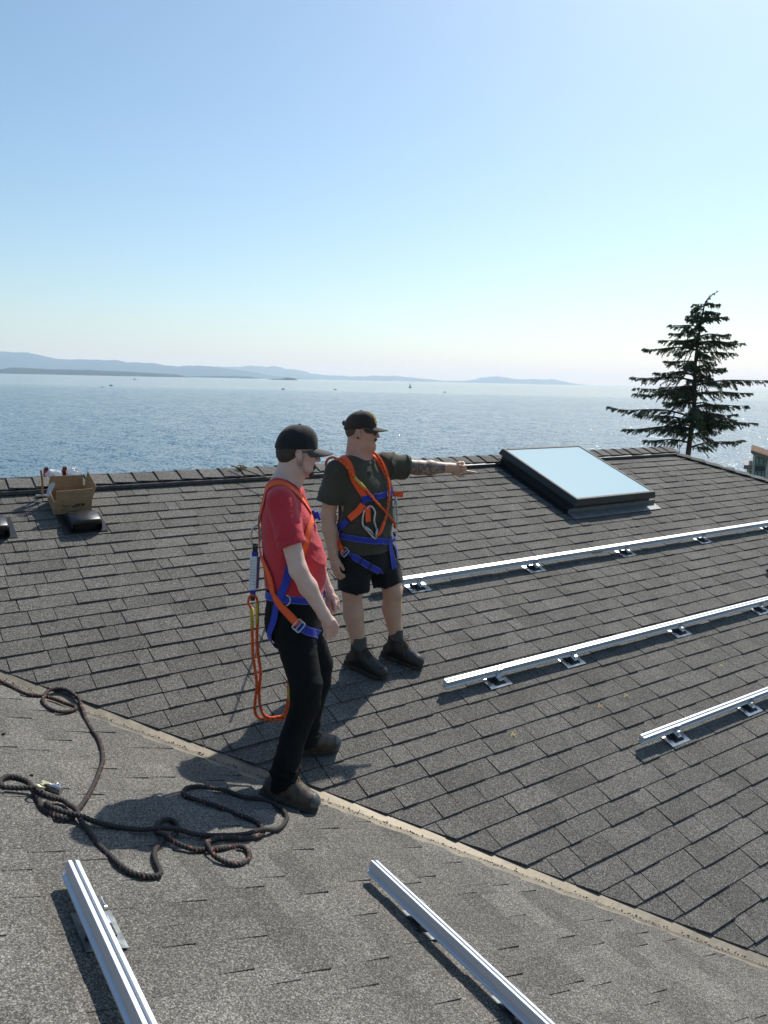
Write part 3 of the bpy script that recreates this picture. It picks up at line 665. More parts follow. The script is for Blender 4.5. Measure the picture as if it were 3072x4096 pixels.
b = MB(); b.tube([(0,-.012,.012),(0,-.026,.013)], .008, 8); b.build('hinge_bolt', M['zinc'], rgp)
for s_, y_, lab in ((1.924, .807, 'small black lump of debris near the left picture edge on the near slope'), (1.883, .352, 'small black cable tie stub beside the rope loops')):
    o = tag(crumple('debris', r1(s_, y_, .018), (.014,.010,.009), None, int(y_*100), M['rubber']), lab, 'debris')

# ------------------------------------------------------------------ crayon marks on the far slope, thin safety rope over the ridge, dark bag at the right edge
M['crayon'] = mat('yellow_crayon', (.50,.40,.10), .8)
rs = random.Random(8)
for u, v in ((3.37,2.415),(4.593,2.386),(5.791,2.417),(3.342,.366),(2.154,.378),(1.854,.363),(1.007,.361),(6.989,2.418)):
    b = MB()
    for du, dv, L_, ang in ((0,0,.062,.15),(.006,0,.05,1.45),(-.01,.008,.03,.5)):
        for k in range(7):
            a = ang + rs.uniform(-.1,.1); c = L_*(k/6-.5) + rs.uniform(-.002,.002); w = rs.uniform(.0008,.0022); l2 = rs.uniform(.002,.0045)
            x, y = u+du+math.cos(a)*c, v+dv+math.sin(a)*c
            q = [(x-l2*math.cos(a)-w*math.sin(a), y-l2*math.sin(a)+w*math.cos(a)), (x+l2*math.cos(a)-w*math.sin(a), y+l2*math.sin(a)+w*math.cos(a)), (x+l2*math.cos(a)+w*math.sin(a), y+l2*math.sin(a)-w*math.cos(a)), (x-l2*math.cos(a)+w*math.sin(a), y-l2*math.sin(a)-w*math.cos(a))]
            b.add([r2(*z_, .0165) for z_ in q], [(0,1,2,3)])
    b.build('crayon_mark', M['crayon'], deck2)
yr = rope('safety_rope', [(0.598, 3.853, 1.555), (0.721, 3.700, 1.508), (0.818, 3.524, 1.463), (0.983, 3.147, 1.396), (1.005, 2.878, 1.402), (0.329, 1.494, 1.585)], .0065, M['yrope'], None, 4, .03, .2, 'mix', 10)
tag(yr, 'thin black and yellow rope running from the ridge to the pointing worker', 'rope')
ctrl = []
for k in range(15):
    a = k*.9; ctrl.append(r2(.70 + .035*math.cos(a) + .03*math.sin(a*.37), 4.15 + .022*math.sin(a), .078 + .006*math.sin(a*1.7) + .0006*k))
tag(rope('rope_knot', ctrl, .0065, M['yrope'], None, 4, .03, .2, 'mix', 8), 'tangled knot of black and yellow rope on the ridge', 'rope')
M['navy'] = noisy(mat('navy_fabric', rough=.8), (.035,.045,.09), (.06,.07,.12), 90, bump=.4, bscale=200)
kb = crumple('tool_pouch', r2(5.50, 1.255, .06), (.075,.075,.06), None, 21, M['navy']); tag(kb, 'dark blue fabric bundle cut off by the right picture edge', 'bag')
# ------------------------------------------------------------------ conifer beyond the hip
M['needle'] = noisy(mat('cedar_foliage', rough=.75), (.040,.062,.028), (.095,.125,.058), 3.5, lo=.3, hi=.7)
P(M['needle']).inputs['Subsurface Weight'].default_value = 0
M['bark'] = noisy(mat('dark_bark', rough=.9), (.035,.026,.02), (.075,.058,.045), 25, bump=.8, bscale=30, dist=.02)
TD = 24.0
def tp(b, z, a=0): return CAM.xy.to_3d() + FH*(TD+a) + RH*b + Vector((0, 0, z))
tree = thing('conifer_tree', 'tall dark conifer with drooping branches rising beyond the roof hip', 'tree', tp(9.3, -7.2))
TB = tp(9.3, -7.2)
trunk = [(9.3,-7.2),(9.36,-3.0),(9.4,.27),(9.44,1.18),(9.45,1.95),(9.41,2.56),(9.38,3.17),(9.4,3.68),(9.45,4.37),(9.5,4.82),(9.57,5.0),(9.71,5.12),(9.88,5.24)]
tpts = spline([tp(*q) - TB for q in trunk], .12)
trad = np.interp([q[2] for q in tpts], [0, 7.4, 9.5, 11.0, 12.0, 12.5], [.16, .082, .062, .042, .022, .006])
V, F = sweep(tpts, trad, 10); mesh('trunk', V, F, M['bark'], tree, True)
rs = np.random.default_rng(4); bm_b = MB(); LV = []
def leafspray(c, d, size, n):
    """a hanging spray: small narrow faces along a twig"""
    t = rs.uniform(0, 1, n)[:, None]; p = c + d*t*size; q = d*rs.uniform(.3, 1, n)[:, None] + rs.normal(size=(n, 3))*.42 + np.array([0, 0, -.42]); q /= np.linalg.norm(q, axis=1)[:, None]
    L_ = rs.uniform(.032, .08, n)[:, None]; w = np.cross(q, rs.normal(size=(n, 3))); w /= np.linalg.norm(w, axis=1)[:, None]; w *= L_*rs.uniform(.09, .17, n)[:, None]
    LV.append(np.stack([p - w, p + w, p + q*L_*.7 + w*.7, p + q*L_, p + q*L_*.7 - w*.7], 1).reshape(-1, 3))
def trunk_at(z):
    Z = tpts[:, 2]; return np.array([np.interp(z, Z, tpts[:, 0]), np.interp(z, Z, tpts[:, 1]), z])
def branch(tip, z0, dens=1.0):
    a = trunk_at(z0); L_ = np.linalg.norm(tip - a); mid = (a + tip)/2 + np.array([0, 0, L_*rs.uniform(-.01, .09)])
    pts = spline([a, a*.65 + tip*.35 + np.array([0, 0, L_*.04]), mid*.4+tip*.6 - np.array([0,0,L_*.02]), tip], .05)
    bm_b.tube(pts, np.linspace(.022*min(1.4, L_) + .005, .003, len(pts)), 5)
    d = tip - a; d /= np.linalg.norm(d); sd = np.cross(d, [0, 0, 1.]); sd /= np.linalg.norm(sd)
    n = int(L_*29*dens + 4)
    for i in range(n):
        t = rs.uniform(.16, 1.0)**.85; p = pts[min(len(pts)-1, int(t*len(pts)))]
        tw = (1-t)*.36*min(1, L_) + .07
        dr = d*rs.uniform(.35, .9) + sd*rs.choice([-1, 1])*rs.uniform(.2, .9) + np.array([0, 0, rs.uniform(-.7, .22)]); dr /= np.linalg.norm(dr)
        ln = tw*rs.uniform(.5, 1.25)
        e = p + dr*ln + np.array([0, 0, -.42*ln])
        if ln > .14: bm_b.tube([p, (p+e)/2 + np.array([0,0,.02*ln]), e], [.006, .004, .002], 4)
        leafspray(p, (e-p)/ln, ln, int(16 + 135*ln))
    leafspray(pts[-min(5, len(pts))], d, .22, 18)
fh, rh = np.array(FH), np.array(RH)
LT = [(9.19,4.84),(9.13,4.68),(9.04,4.5),(8.59,4.24),(8.53,3.98),(8.3,3.77),(7.86,3.53),(8.35,3.15),(8.1,2.8),(7.47,2.66),(7.74,2.31),(7.69,2.16),(6.94,1.74),(7.83,1.52),(7.14,1.11),(7.86,.77)]
RT = [(9.92,4.86),(9.97,4.62),(10.26,4.51),(10.4,4.02),(10.62,3.81),(10.72,3.73),(10.48,3.42),(10.22,2.98),(11.55,2.64),(11.19,2.25),(11.04,1.86),(11.34,1.34),(11.27,.78),(10.02,.57)]
for tips in (LT, RT):
    for b, z in tips:
        L_ = abs(b-9.42); a = rs.uniform(-.5, .5)*L_*.6
        branch(np.array(tp(b, z, a) - TB), z + 7.2 - L_*rs.uniform(.02, .16) + .03, 1.0)
for k in range(105):
    z = rs.uniform(.9, 4.9)**1.0; Lm = np.interp(z, [.9, 1.8, 3, 4, 4.9], [1.7, 1.75, 1.15, .75, .28])
    ang = rs.uniform(0, 2*np.pi); L_ = Lm*rs.uniform(.45, .95)
    tip = trunk_at(z+7.2) + L_*(math.cos(ang)*fh*1.1 + math.sin(ang)*rh*.8) + np.array([0, 0, L_*rs.uniform(-.15, .16)])
    branch(tip, z + 7.2, .75)
leafspray(tpts[-5], np.array([.4, -.3, .5]), .25, 30)
# leader
for q in tpts[-14:]: leafspray(q, np.array([.5, -.35, .1])*rs.choice([-1, 1]), .1, 12)
bb = bm_b.build('branch_structure', M['bark'], tree); bb['kind'] = 'stuff'
LV = np.concatenate(LV); cr = mesh('crown', LV, np.arange(len(LV)).reshape(-1, 5), M['needle'], tree); cr['kind'] = 'stuff'

# ------------------------------------------------------------------ neighbouring house at the shore
M['stucco'] = noisy(mat('beige_stucco', rough=.85), (.56,.52,.45), (.64,.60,.52), 3)
M['tanroof'] = noisy(mat('tan_metal_roof', rough=.35, metal=.2), (.55,.36,.24), (.62,.43,.30), 2)
M['tealglass'] = mat('teal_window_glass', (.16,.25,.25), .05, IOR=1.8)
M['darktrim'] = mat('dark_window_frame', (.03,.032,.035), .5); M['slate'] = mat('slate_panel', (.055,.06,.062), .7); M['fascia'] = mat('brown_fascia', (.20,.165,.14), .7)
qn = Matrix((RH, FH, UP)).transposed().to_quaternion()
nb = thing('neighbour_house', 'beige house with slanting tan roof and dark framed windows at right edge', 'house', CAM.xy.to_3d() + FH*78 + RH*37.1 + Vector((0, 0, -10.5)), qn @ Matrix.Rotation(R(-25.4), 3, 'Z').to_quaternion())
# local: x right, y away, z up from -10.5
b = MB(); b.prism([(0.02,0),(6,0),(6,4.6),(0.02,6.35)], 1, 0, 7); w_ = b.build('wall', M['stucco'], nb)
b = MB(); b.prism([(-.22,6.72),(6.5,4.72),(6.5,4.45),(-.22,6.43)], 1, -.5, 7.4); b.build('fascia', M['fascia'], nb)
b = MB(); b.prism([(-.24,6.80),(6.5,4.79),(6.5,4.73),(-.24,6.735)], 1, -.55, 7.45); rf = b.build('roof', M['tanroof'], nb)
for k in range(14):
    b = MB(); y = -.5 + k*.6; b.prism([(-.24,6.84),(6.5,4.83),(6.5,4.78),(-.24,6.79)], 1, y, y+.06); b.build('roof_seam', M['tanroof'], rf)
for x0, x1, z0, z1, zz in ((.30,.56,5.35,6.08,5.98),(.64,.98,5.33,5.98,5.85),(1.06,1.24,5.31,5.86,5.78),(.32,.55,4.15,4.62,4.62),(.62,.9,4.13,4.60,4.6),(.97,1.22,4.12,4.6,4.6)):
    b = MB(); b.box((x0-.05, -.05, z0-.05), (x1+.05, -.005, z1+.03)); f_ = b.build('window', M['darktrim'], nb)
    b = MB(); b.box((x0, -.07, z0), (x1, -.051, z1-.02)); b.build('pane', M['tealglass'], f_)
b = MB(); b.box((.26, -.06, 4.68), (1.24, -.004, 5.2)); b.build('spandrel_panel', M['slate'], nb)
b = MB(); b.box((.24, -.10, 5.20), (1.27, -.003, 5.29)); b.build('window_sill', M['ltgrey'], nb)
b = MB(); b.box((-.44, .3, 0), (.015, 5, 4.81)); b.build('side_wing', M['stucco'], nb)
b = MB(); b.box((-.74, -.1, 4.812), (.016, 5.4, 5.22)); b.build('side_wing_roof', M['fascia'], nb)
b = MB(); b.box((-.2, .24, 4.3), (.01, .297, 4.62)); f_ = b.build('window', M['darktrim'], nb)
b = MB(); b.box((-.14, .22, 4.34), (0, .239, 4.58)); b.build('pane', M['tealglass'], f_)
b = MB(); b.tube([(1.6, -.25, 0), (1.6, -.25, 4.9)], .02, 6); b.build('downpipe', M['ltgrey'], nb)

# ------------------------------------------------------------------ boats far out on the water
M['hullw'] = mat('white_hull', (.7,.7,.68), .4); M['hulld'] = mat('dark_hull', (.03,.035,.045), .5); M['foam'] = mat('wake_foam', (.8,.82,.84), .8)
M['sail'] = mat('grey_sail', (.12,.13,.15), .8)
def boat(a, b_, L_, ang, dark, label, sail=False):
    t = thing('sailboat' if sail else 'motorboat', label, 'boat', CAM.xy.to_3d() + FH*a + RH*b_ + Vector((0, 0, SEA)), (qn @ Matrix.Rotation(ang, 3, 'Z').to_quaternion()), 'boats on the strait')
    bm = MB(); w = L_*.17
    out = [(-L_/2,-w),(L_*.15,-w),(L_*.38,-w*.6),(L_/2,0),(L_*.38,w*.6),(L_*.15,w),(-L_/2,w)]; n = len(out)
    V = [(x*.92, y*.7, -.3) for x, y in out] + [(x, y, L_*.13 + (.1 if x > L_*.3 else 0)) for x, y in out]
    bm.add(V, [tuple(range(n))[::-1], tuple(range(n, 2*n))] + [(i, (i+1)%n, n+(i+1)%n, n+i) for i in range(n)])
    bm.build('hull', M['hulld'] if dark else M['hullw'], t)
    if sail:
        m_ = MB(); m_.tube([(.1, 0, .3), (.1, 0, L_*1.25)], .06, 6); m_.build('mast', M['hulld'], t)
        m_ = MB(); m_.add([(.02,-.02,.9),(.02,-.02,L_*1.2),(-L_*.42,-.1,1.0),(.02,.03,.9),(.02,.03,L_*1.2),(-L_*.42,-.05,1.0)], [(0,1,2),(5,4,3),(0,2,5,3),(2,1,4,5),(1,0,3,4)]); m_.build('sail', M['sail'], t)
    else:
        m_ = MB(); m_.box((-L_*.2, -w*.6, L_*.12), (L_*.14, w*.6, L_*.30), taper=L_*.03); m_.build('cabin', M['hulld'] if not dark else M['hullw'], t)
boat(1202, -159, 5.5, .3, 1, 'small dark motorboat trailing a pale wake')
boat(1306, -86, 5.0, .1, 1, 'tiny dark motorboat just right of the one with the wake')
boat(3073, -989, 13, .1, 1, 'distant dark boat below the long flat island')
boat(1184, -417, 6, .2, 0, 'small white motorboat, right one of the pair at left')
boat(1026, -373, 3.4, 2.9, 1, 'small dark motorboat, left one of the pair at left')
boat(2046, 62, 9, .2, 1, 'dark sailboat out in the calm belt of water', True)
boat(1252, 93, 4.5, .1, 1, 'tiny motorboat furthest right on the open water')
wk = []
for k in range(40):
    x = k/39; wk.append((-2 - 75*x, -.35 - 1.6*x + .25*math.sin(k*1.9)*x, .03)); wk.append((-2 - 75*x, .35 + 1.6*x + .25*math.sin(k*2.3+1)*x, .03))
o = mesh('wake', wk, [(2*k, 2*k+1, 2*k+3, 2*k+2) for k in range(39) if k % 7 != 5], M['foam']); o['kind'] = 'stuff'
o.location = CAM.xy.to_3d() + FH*1202 + RH*-159 + Vector((0, 0, SEA)); o.rotation_mode = 'QUATERNION'; o.rotation_quaternion = qn @ Matrix.Rotation(.1, 3, 'Z').to_quaternion()
# ------------------------------------------------------------------ organic modelling: blended volumes turned into one continuous surface
def A3(*v): return np.array(v, np.float32)
def unit(v): v = np.asarray(v, np.float32); return v/np.linalg.norm(v)
class Body:
    def __init__(s): s.items = []; s.post = []
    def add(s, fn, lo, hi, k=.02, op=1): s.items.append((fn, np.minimum(lo, hi), np.maximum(lo, hi), k, op)); return s
    def rc(s, a, b, ra, rb, k=.02, op=1):
        a, b = A3(*a), A3(*b); ab = b-a; n2 = float(ab@ab); m = max(ra, rb)
        def fn(p):
            t = np.clip((p-a)@ab/n2, 0, 1); return np.linalg.norm(p - a - t[:, None]*ab, axis=1) - (ra + (rb-ra)*t)
        return s.add(fn, np.minimum(a, b)-m, np.maximum(a, b)+m, k, op)
    def chain(s, pts, rad, k=.02, op=1):
        for i in range(len(pts)-1): s.rc(pts[i], pts[i+1], rad[i], rad[i+1], k if i == 0 else min(k, .012), op)
        return s
    def ell(s, c, r, M3=None, k=.02, op=1):
        c, r = A3(*c), A3(*r); Rm = np.eye(3, dtype=np.float32) if M3 is None else np.asarray(M3, np.float32)   # columns: local axes
        def fn(p):
            q = (p-c)@Rm; k0 = np.linalg.norm(q/r, axis=1); k1 = np.linalg.norm(q/(r*r), axis=1); return k0*(k0-1)/np.maximum(k1, 1e-6)
        m = float(max(r)); return s.add(fn, c-m, c+m, k, op)
    def loft(s, sec, w, d, k=.02, op=1):
        """sections (centre, half width along w, half depth along d); w, d unit vectors (may be given per section)"""
        w, d = unit(w), unit(d)
        C = [A3(*q[0]) for q in sec]
        zs = np.array([q[0][2] for q in sec]); o = np.argsort(zs); zs = zs[o]; tab = [np.array([f(sec[i]) for i in o]) for f in (lambda q: q[0][0], lambda q: q[0][1], lambda q: q[1], lambda q: q[2])]
        # smooth the profile between the sections
        zf = np.linspace(zs[0], zs[-1], 60); sm = []
        for t in tab:
            y = np.interp(zf, zs, t)
            for _ in range(14): y[1:-1] = .25*y[:-2] + .5*y[1:-1] + .25*y[2:]
            sm.append(y)
        def fn(p):
            z = p[:, 2]; cx, cy, ra, rb = [np.interp(z, zf, y).astype(np.float32) for y in sm]
            q0, q1 = p[:, 0]-cx, p[:, 1]-cy; x = q0*w[0]+q1*w[1]; y = q0*d[0]+q1*d[1]
            k0 = np.sqrt((x/ra)**2 + (y/rb)**2); k1 = np.sqrt((x/ra**2)**2 + (y/rb**2)**2); e = k0*(k0-1)/np.maximum(k1, 1e-6)
            over = np.maximum(zs[0]-z, z-zs[-1]); return np.where(over > 0, np.sqrt(np.maximum(e, 0)**2 + over**2), np.maximum(e, over))
        m = max(max(q[1], q[2]) for q in sec); lo = np.min(C, 0)-m; hi = np.max(C, 0)+m
        return s.add(fn, lo, hi, k, op)
    def plane(s, pt, n, k=.004): s.post.append(('plane', A3(*pt), unit(n), k)); return s      # cut away the side n points to
    def disp(s, fn): s.post.append(('disp', fn)); return s
    def hollow(s, t): s.post.append(('hollow', t)); return s
    def ev(s, p, items=None):
        d = None
        for fn, lo, hi, k, op in (items if items is not None else s.items):
            e = fn(p)
            if d is None: d = e if op == 1 else np.full(len(p), 1., np.float32); continue
            if op == 1:
                h = np.clip(.5 + .5*(d-e)/k, 0, 1); d = d + (e-d)*h - k*h*(1-h)
            else:
                h = np.clip(.5 - .5*(d+e)/k, 0, 1); d = d + (-e-d)*h + k*h*(1-h)
        for q in s.post:
            if q[0] == 'disp': d = d + q[1](p)
            elif q[0] == 'plane': d = np.maximum(d, (p-q[1])@q[2])
            elif q[0] == 'hollow': d = np.maximum(d, -(d + q[1]))
        return d
    def surface(s, vox):
        lo = np.min([i[1] for i in s.items if i[4] == 1], 0) - .03; hi = np.max([i[2] for i in s.items if i[4] == 1], 0) + .03
        B = 12; nb = np.ceil((hi-lo)/(vox*B)).astype(int); n = nb*B
        G = np.full(n, 1., np.float32)
        ii = np.stack(np.meshgrid(*[np.arange(B)]*3, indexing='ij'), -1).reshape(-1, 3).astype(np.float32)*vox
        half = B*vox/2; diag = half*1.75
        los = np.array([i[1] for i in s.items]); his = np.array([i[2] for i in s.items]); ks = np.array([i[3] for i in s.items])
        for bx in range(nb[0]):
            for by in range(nb[1]):
                for bz in range(nb[2]):
                    o = (lo + np.array([bx, by, bz])*B*vox).astype(np.float32); c = o + half
                    ok = np.all((c + half + ks[:, None] + .012 >= los) & (c - half - ks[:, None] - .012 <= his), 1)
                    if not ok.any(): continue
                    it = [s.items[j] for j in np.nonzero(ok)[0]]
                    if it[0][4] != 1 and all(q[4] != 1 for q in it): continue
                    it.sort(key=lambda q: -q[4])
                    dc = float(s.ev(c[None], it)[0])
                    sl = (slice(bx*B, bx*B+B), slice(by*B, by*B+B), slice(bz*B, bz*B+B))
                    if abs(dc) > diag*1.35 + .012: G[sl] = dc; continue
                    G[sl] = s.ev(o + ii, it).reshape(B, B, B)
        S = G < 0
        a = S[:-1, :-1, :-1]; any_ = a.copy(); all_ = a.copy()
        for dx in (0, 1):
            for dy in (0, 1):
                for dz in (0, 1):
                    q = S[dx:dx+n[0]-1, dy:dy+n[1]-1, dz:dz+n[2]-1]; any_ |= q; all_ &= q
        cells = np.argwhere(any_ & ~all_); idx = np.full(tuple(n-1), -1, np.int32); idx[tuple(cells.T)] = np.arange(len(cells))
        acc = np.zeros((len(cells), 3)); cnt = np.zeros(len(cells))
        cor = [np.array(q) for q in np.ndindex(2, 2, 2)]
        for u_ in cor:
            for ax in range(3):
                if u_[ax] == 1: continue
                v_ = u_.copy(); v_[ax] = 1
                g0 = G[tuple((cells+u_).T)]; g1 = G[tuple((cells+v_).T)]; x = (g0 < 0) != (g1 < 0)
                t = np.where(x, g0/np.where(g0 == g1, 1, g0-g1), 0)
                q = u_[None] + 0.; q = np.repeat(q, len(cells), 0); q[:, ax] += t
                acc += q*x[:, None]; cnt += x
        V = lo + (cells + acc/cnt[:, None])*vox
        F = []
        for ax in range(3):
            s0 = [slice(None)]*3; s1 = [slice(None)]*3; s0[ax] = slice(0, -1); s1[ax] = slice(1, None)
            ch = np.argwhere(S[tuple(s0)] != S[tuple(s1)]); b, c = [k for k in range(3) if k != ax]
            ch = ch[(ch[:, b] > 0) & (ch[:, c] > 0) & (ch[:, b] < n[b]-1) & (ch[:, c] < n[c]-1)]
            def cell(db, dc):
                q = ch.copy(); q[:, b] -= db; q[:, c] -= dc; return idx[tuple(q.T)]
            f = np.stack([cell(1, 1), cell(0, 1), cell(0, 0), cell(1, 0)], 1)
            inside = S[tuple(ch.T)]; flip = inside if ax != 1 else ~inside
            f[~flip] = f[~flip][:, ::-1]; F.append(f)
        F = np.concatenate(F); F = F[(F >= 0).all(1)]
        # one smoothing pass
        for _ in range(2):
            sm = np.zeros_like(V); c_ = np.zeros(len(V))
            for k in range(4):
                np.add.at(sm, F[:, k], V[F[:, (k+1) % 4]] + V[F[:, (k+3) % 4]]); np.add.at(c_, F[:, k], 2)
            V = V*.5 + .5*sm/np.maximum(c_, 1)[:, None]
        return V, F
def organic(name, body, vox, material, parent, attrs=None):
    V, F = body.surface(vox)
    me = bpy.data.meshes.new(name); me.vertices.add(len(V)); me.vertices.foreach_set('co', V.astype(np.float32).ravel())
    me.loops.add(F.size); me.loops.foreach_set('vertex_index', F.astype(np.int32).ravel())
    me.polygons.add(len(F)); me.polygons.foreach_set('loop_start', np.arange(0, F.size, 4, dtype=np.int32)); me.polygons.foreach_set('loop_total', np.full(len(F), 4, np.int32))
    me.polygons.foreach_set('use_smooth', np.ones(len(F), bool)); me.update(); me.validate()
    if material: me.materials.append(material)
    for k, fn in (attrs or {}).items():
        at = me.attributes.new(k, 'FLOAT', 'POINT'); at.data.foreach_set('value', np.asarray(fn(V), np.float32))
    o = bpy.data.objects.new(name, me); return link(o, parent)
def folds(seed, amp, freq, dirs, mask=None):
    """ridged cloth folds running across the given directions"""
    r = np.random.default_rng(seed); D = [unit(q) for q in dirs]; ph = r.uniform(0, 6.28, (len(D), 3)); wv = [unit(r.normal(size=3)) for _ in D]
    def fn(p):
        out = np.zeros(len(p), np.float32)
        for d, f, w in zip(D, ph, wv):
            s = p@d*freq + 1.6*np.sin(p@w*freq*.33 + f[0]) + .9*np.sin(p@np.roll(w, 1)*freq*.6 + f[1]); g = .5 + .5*np.sin(p@w*freq*.21 + f[2])
            out -= amp*g*(1-np.abs(np.sin(s*.5)))**2.2
        return out*(mask(p) if mask else 1)
    return fn

# ------------------------------------------------------------------ materials for people
def skin_mat(name, base, red, rough=.5):
    m = mat(name, base, rough); nt = m.node_tree; L = nt.links
    pos = N(nt, 'ShaderNodeNewGeometry').outputs['Position']
    n = N(nt, 'ShaderNodeTexNoise', i_Scale=22, i_Detail=5, i_Roughness=.65); L.new(pos, n.inputs[0])
    mx = N(nt, 'ShaderNodeMix', data_type='RGBA'); mx.inputs['A'].default_value = (*base, 1); mx.inputs['B'].default_value = (*red, 1)
    mr = N(nt, 'ShaderNodeMapRange', i_1=.35, i_2=.7, i_3=0, i_4=.55); L.new(n.outputs[0], mr.inputs[0])
    at = N(nt, 'ShaderNodeAttribute', attribute_name='flush'); ad = N(nt, 'ShaderNodeMath', operation='ADD', use_clamp=True); L.new(at.outputs['Fac'], ad.inputs[0]); L.new(mr.outputs[0], ad.inputs[1]); L.new(ad.outputs[0], mx.inputs['Factor'])
    ink = N(nt, 'ShaderNodeAttribute', attribute_name='ink'); vo = N(nt, 'ShaderNodeTexNoise', i_Scale=34, i_Detail=3, i_Distortion=1.8); L.new(pos, vo.inputs[0])
    r2_ = N(nt, 'ShaderNodeMapRange', i_1=.42, i_2=.55, i_3=.35, i_4=.92); L.new(vo.outputs[0], r2_.inputs[0])
    im = N(nt, 'ShaderNodeMath', operation='MULTIPLY', use_clamp=True); L.new(ink.outputs['Fac'], im.inputs[0]); L.new(r2_.outputs[0], im.inputs[1])
    m2 = N(nt, 'ShaderNodeMix', data_type='RGBA'); m2.inputs['B'].default_value = (.055,.058,.06,1); L.new(im.outputs[0], m2.inputs['Factor']); L.new(mx.outputs['Result'], m2.inputs['A'])
    L.new(m2.outputs['Result'], P(m).inputs['Base Color'])
    n2 = N(nt, 'ShaderNodeTexNoise', i_Scale=260, i_Detail=3); L.new(pos, n2.inputs[0]); b = N(nt, 'ShaderNodeBump', i_Strength=.25, i_Distance=.0012); L.new(n2.outputs[0], b.inputs['Height']); L.new(b.outputs[0], P(m).inputs['Normal'])
    P(m).inputs['Subsurface Weight'].default_value = .12; P(m).inputs['Subsurface Radius'].default_value = (.010, .004, .002); P(m).inputs['Subsurface Scale'].default_value = 1.0
    return m
def cloth_mat(name, c1, c2, weave=900, rough=.85, wr=.5, sheen=.15):
    m = mat(name, c1, rough); nt = m.node_tree; L = nt.links
    pos = N(nt, 'ShaderNodeNewGeometry').outputs['Position']
    n = N(nt, 'ShaderNodeTexNoise', i_Scale=7, i_Detail=5, i_Roughness=.6); L.new(pos, n.inputs[0])
    r = N(nt, 'ShaderNodeValToRGB'); r.color_ramp.elements[0].color = (*c1, 1); r.color_ramp.elements[1].color = (*c2, 1); r.color_ramp.elements[0].position = .35; r.color_ramp.elements[1].position = .68
    L.new(n.outputs[0], r.inputs[0]); L.new(r.outputs[0], P(m).inputs['Base Color'])
    n2 = N(nt, 'ShaderNodeTexNoise', i_Scale=38, i_Detail=4, i_Distortion=.8); L.new(pos, n2.inputs[0]); n3 = N(nt, 'ShaderNodeTexNoise', i_Scale=weave, i_Detail=1); L.new(pos, n3.inputs[0])
    b1 = N(nt, 'ShaderNodeBump', i_Strength=wr, i_Distance=.005); L.new(n2.outputs[0], b1.inputs['Height']); b2 = N(nt, 'ShaderNodeBump', i_Strength=.3, i_Distance=.0008); L.new(n3.outputs[0], b2.inputs['Height']); L.new(b1.outputs[0], b2.inputs['Normal']); L.new(b2.outputs[0], P(m).inputs['Normal'])
    P(m).inputs['Sheen Weight'].default_value = sheen; P(m).inputs['Specular IOR Level'].default_value = .25
    return m
M['skin_pale'] = skin_mat('pale_skin', (.68,.48,.395), (.64,.33,.255))
M['skin_tan'] = skin_mat('tanned_skin', (.56,.345,.235), (.55,.265,.175))
M['redshirt'] = cloth_mat('red_cotton', (.50,.032,.046), (.56,.042,.056), wr=.9)
M['olive'] = cloth_mat('olive_cotton', (.050,.048,.032), (.070,.066,.046))
M['denim'] = cloth_mat('black_denim', (.004,.004,.0042), (.008,.008,.0085), wr=.5, sheen=.0)
M['shorts'] = cloth_mat('black_shorts', (.008,.008,.009), (.014,.014,.015), wr=.45, sheen=.08)
M['sock'] = cloth_mat('grey_sock', (.055,.052,.048), (.085,.08,.072), weave=300)
M['blackcap'] = cloth_mat('black_cap_cotton', (.014,.014,.015), (.022,.021,.022), wr=.2, sheen=.2); M['browncap'] = cloth_mat('dark_brown_cap', (.030,.023,.017), (.045,.034,.025), wr=.2, sheen=.2)
M['brim'] = cloth_mat('faded_brim', (.060,.054,.050), (.08,.073,.067), wr=.15); M['brimb'] = cloth_mat('brown_brim', (.050,.036,.025), (.064,.048,.034), wr=.15)
M['hair'] = noisy(mat('dark_brown_hair', rough=.6), (.025,.018,.012), (.06,.042,.028), 220, bump=.8, bscale=320, dist=.003); M['hairb'] = noisy(mat('light_brown_hair', rough=.6), (.06,.04,.025), (.12,.08,.05), 220, bump=.8, bscale=320, dist=.003)
M['lens'] = mat('dark_lens', (.006,.006,.007), .06); M['lensm'] = mat('mirror_lens', (.10,.11,.12), .05, .7); M['frame'] = mat('black_frame', (.01,.01,.01), .3); M['framew'] = mat('pale_grey_frame', (.45,.42,.40), .4)
M['bootbr'] = noisy(mat('brown_boot_leather', rough=.55), (.035,.024,.016), (.085,.06,.04), 28, bump=.6, bscale=70, rough=(.4,.7), dist=.003); M['bootbk'] = noisy(mat('black_boot_leather', rough=.5), (.010,.010,.010), (.024,.022,.02), 30, bump=.5, bscale=70, rough=(.35,.6), dist=.003)
M['sole'] = noisy(mat('rubber_sole', rough=.75), (.02,.018,.015), (.05,.044,.036), 50); M['toecap'] = noisy(mat('scuffed_toe_cap', rough=.45), (.05,.052,.055), (.12,.12,.12), 45, rough=(.3,.6)); M['lace'] = noisy(mat('boot_lace', rough=.85), (.05,.035,.02), (.14,.10,.06), 300); M['laceb'] = noisy(mat('dark_lace', rough=.85), (.015,.013,.011), (.09,.07,.045), 300)
M['worange'] = cloth_mat('orange_webbing', (.88,.105,.025), (.95,.13,.035), weave=500, wr=.12, rough=.7); M['wblue'] = cloth_mat('blue_webbing', (.022,.04,.32), (.03,.055,.42), weave=500, wr=.12, rough=.7)
M['wstitch'] = mat('pale_stitching', (.35,.36,.55), .8); M['dstitch'] = mat('dark_stitching', (.12,.01,.01), .8); M['keeper'] = mat('black_keeper', (.012,.012,.013), .6)
M['forged'] = noisy(mat('forged_zinc_steel', rough=.38, metal=.8), (.42,.44,.45), (.58,.60,.60), 70, rough=(.28,.45))
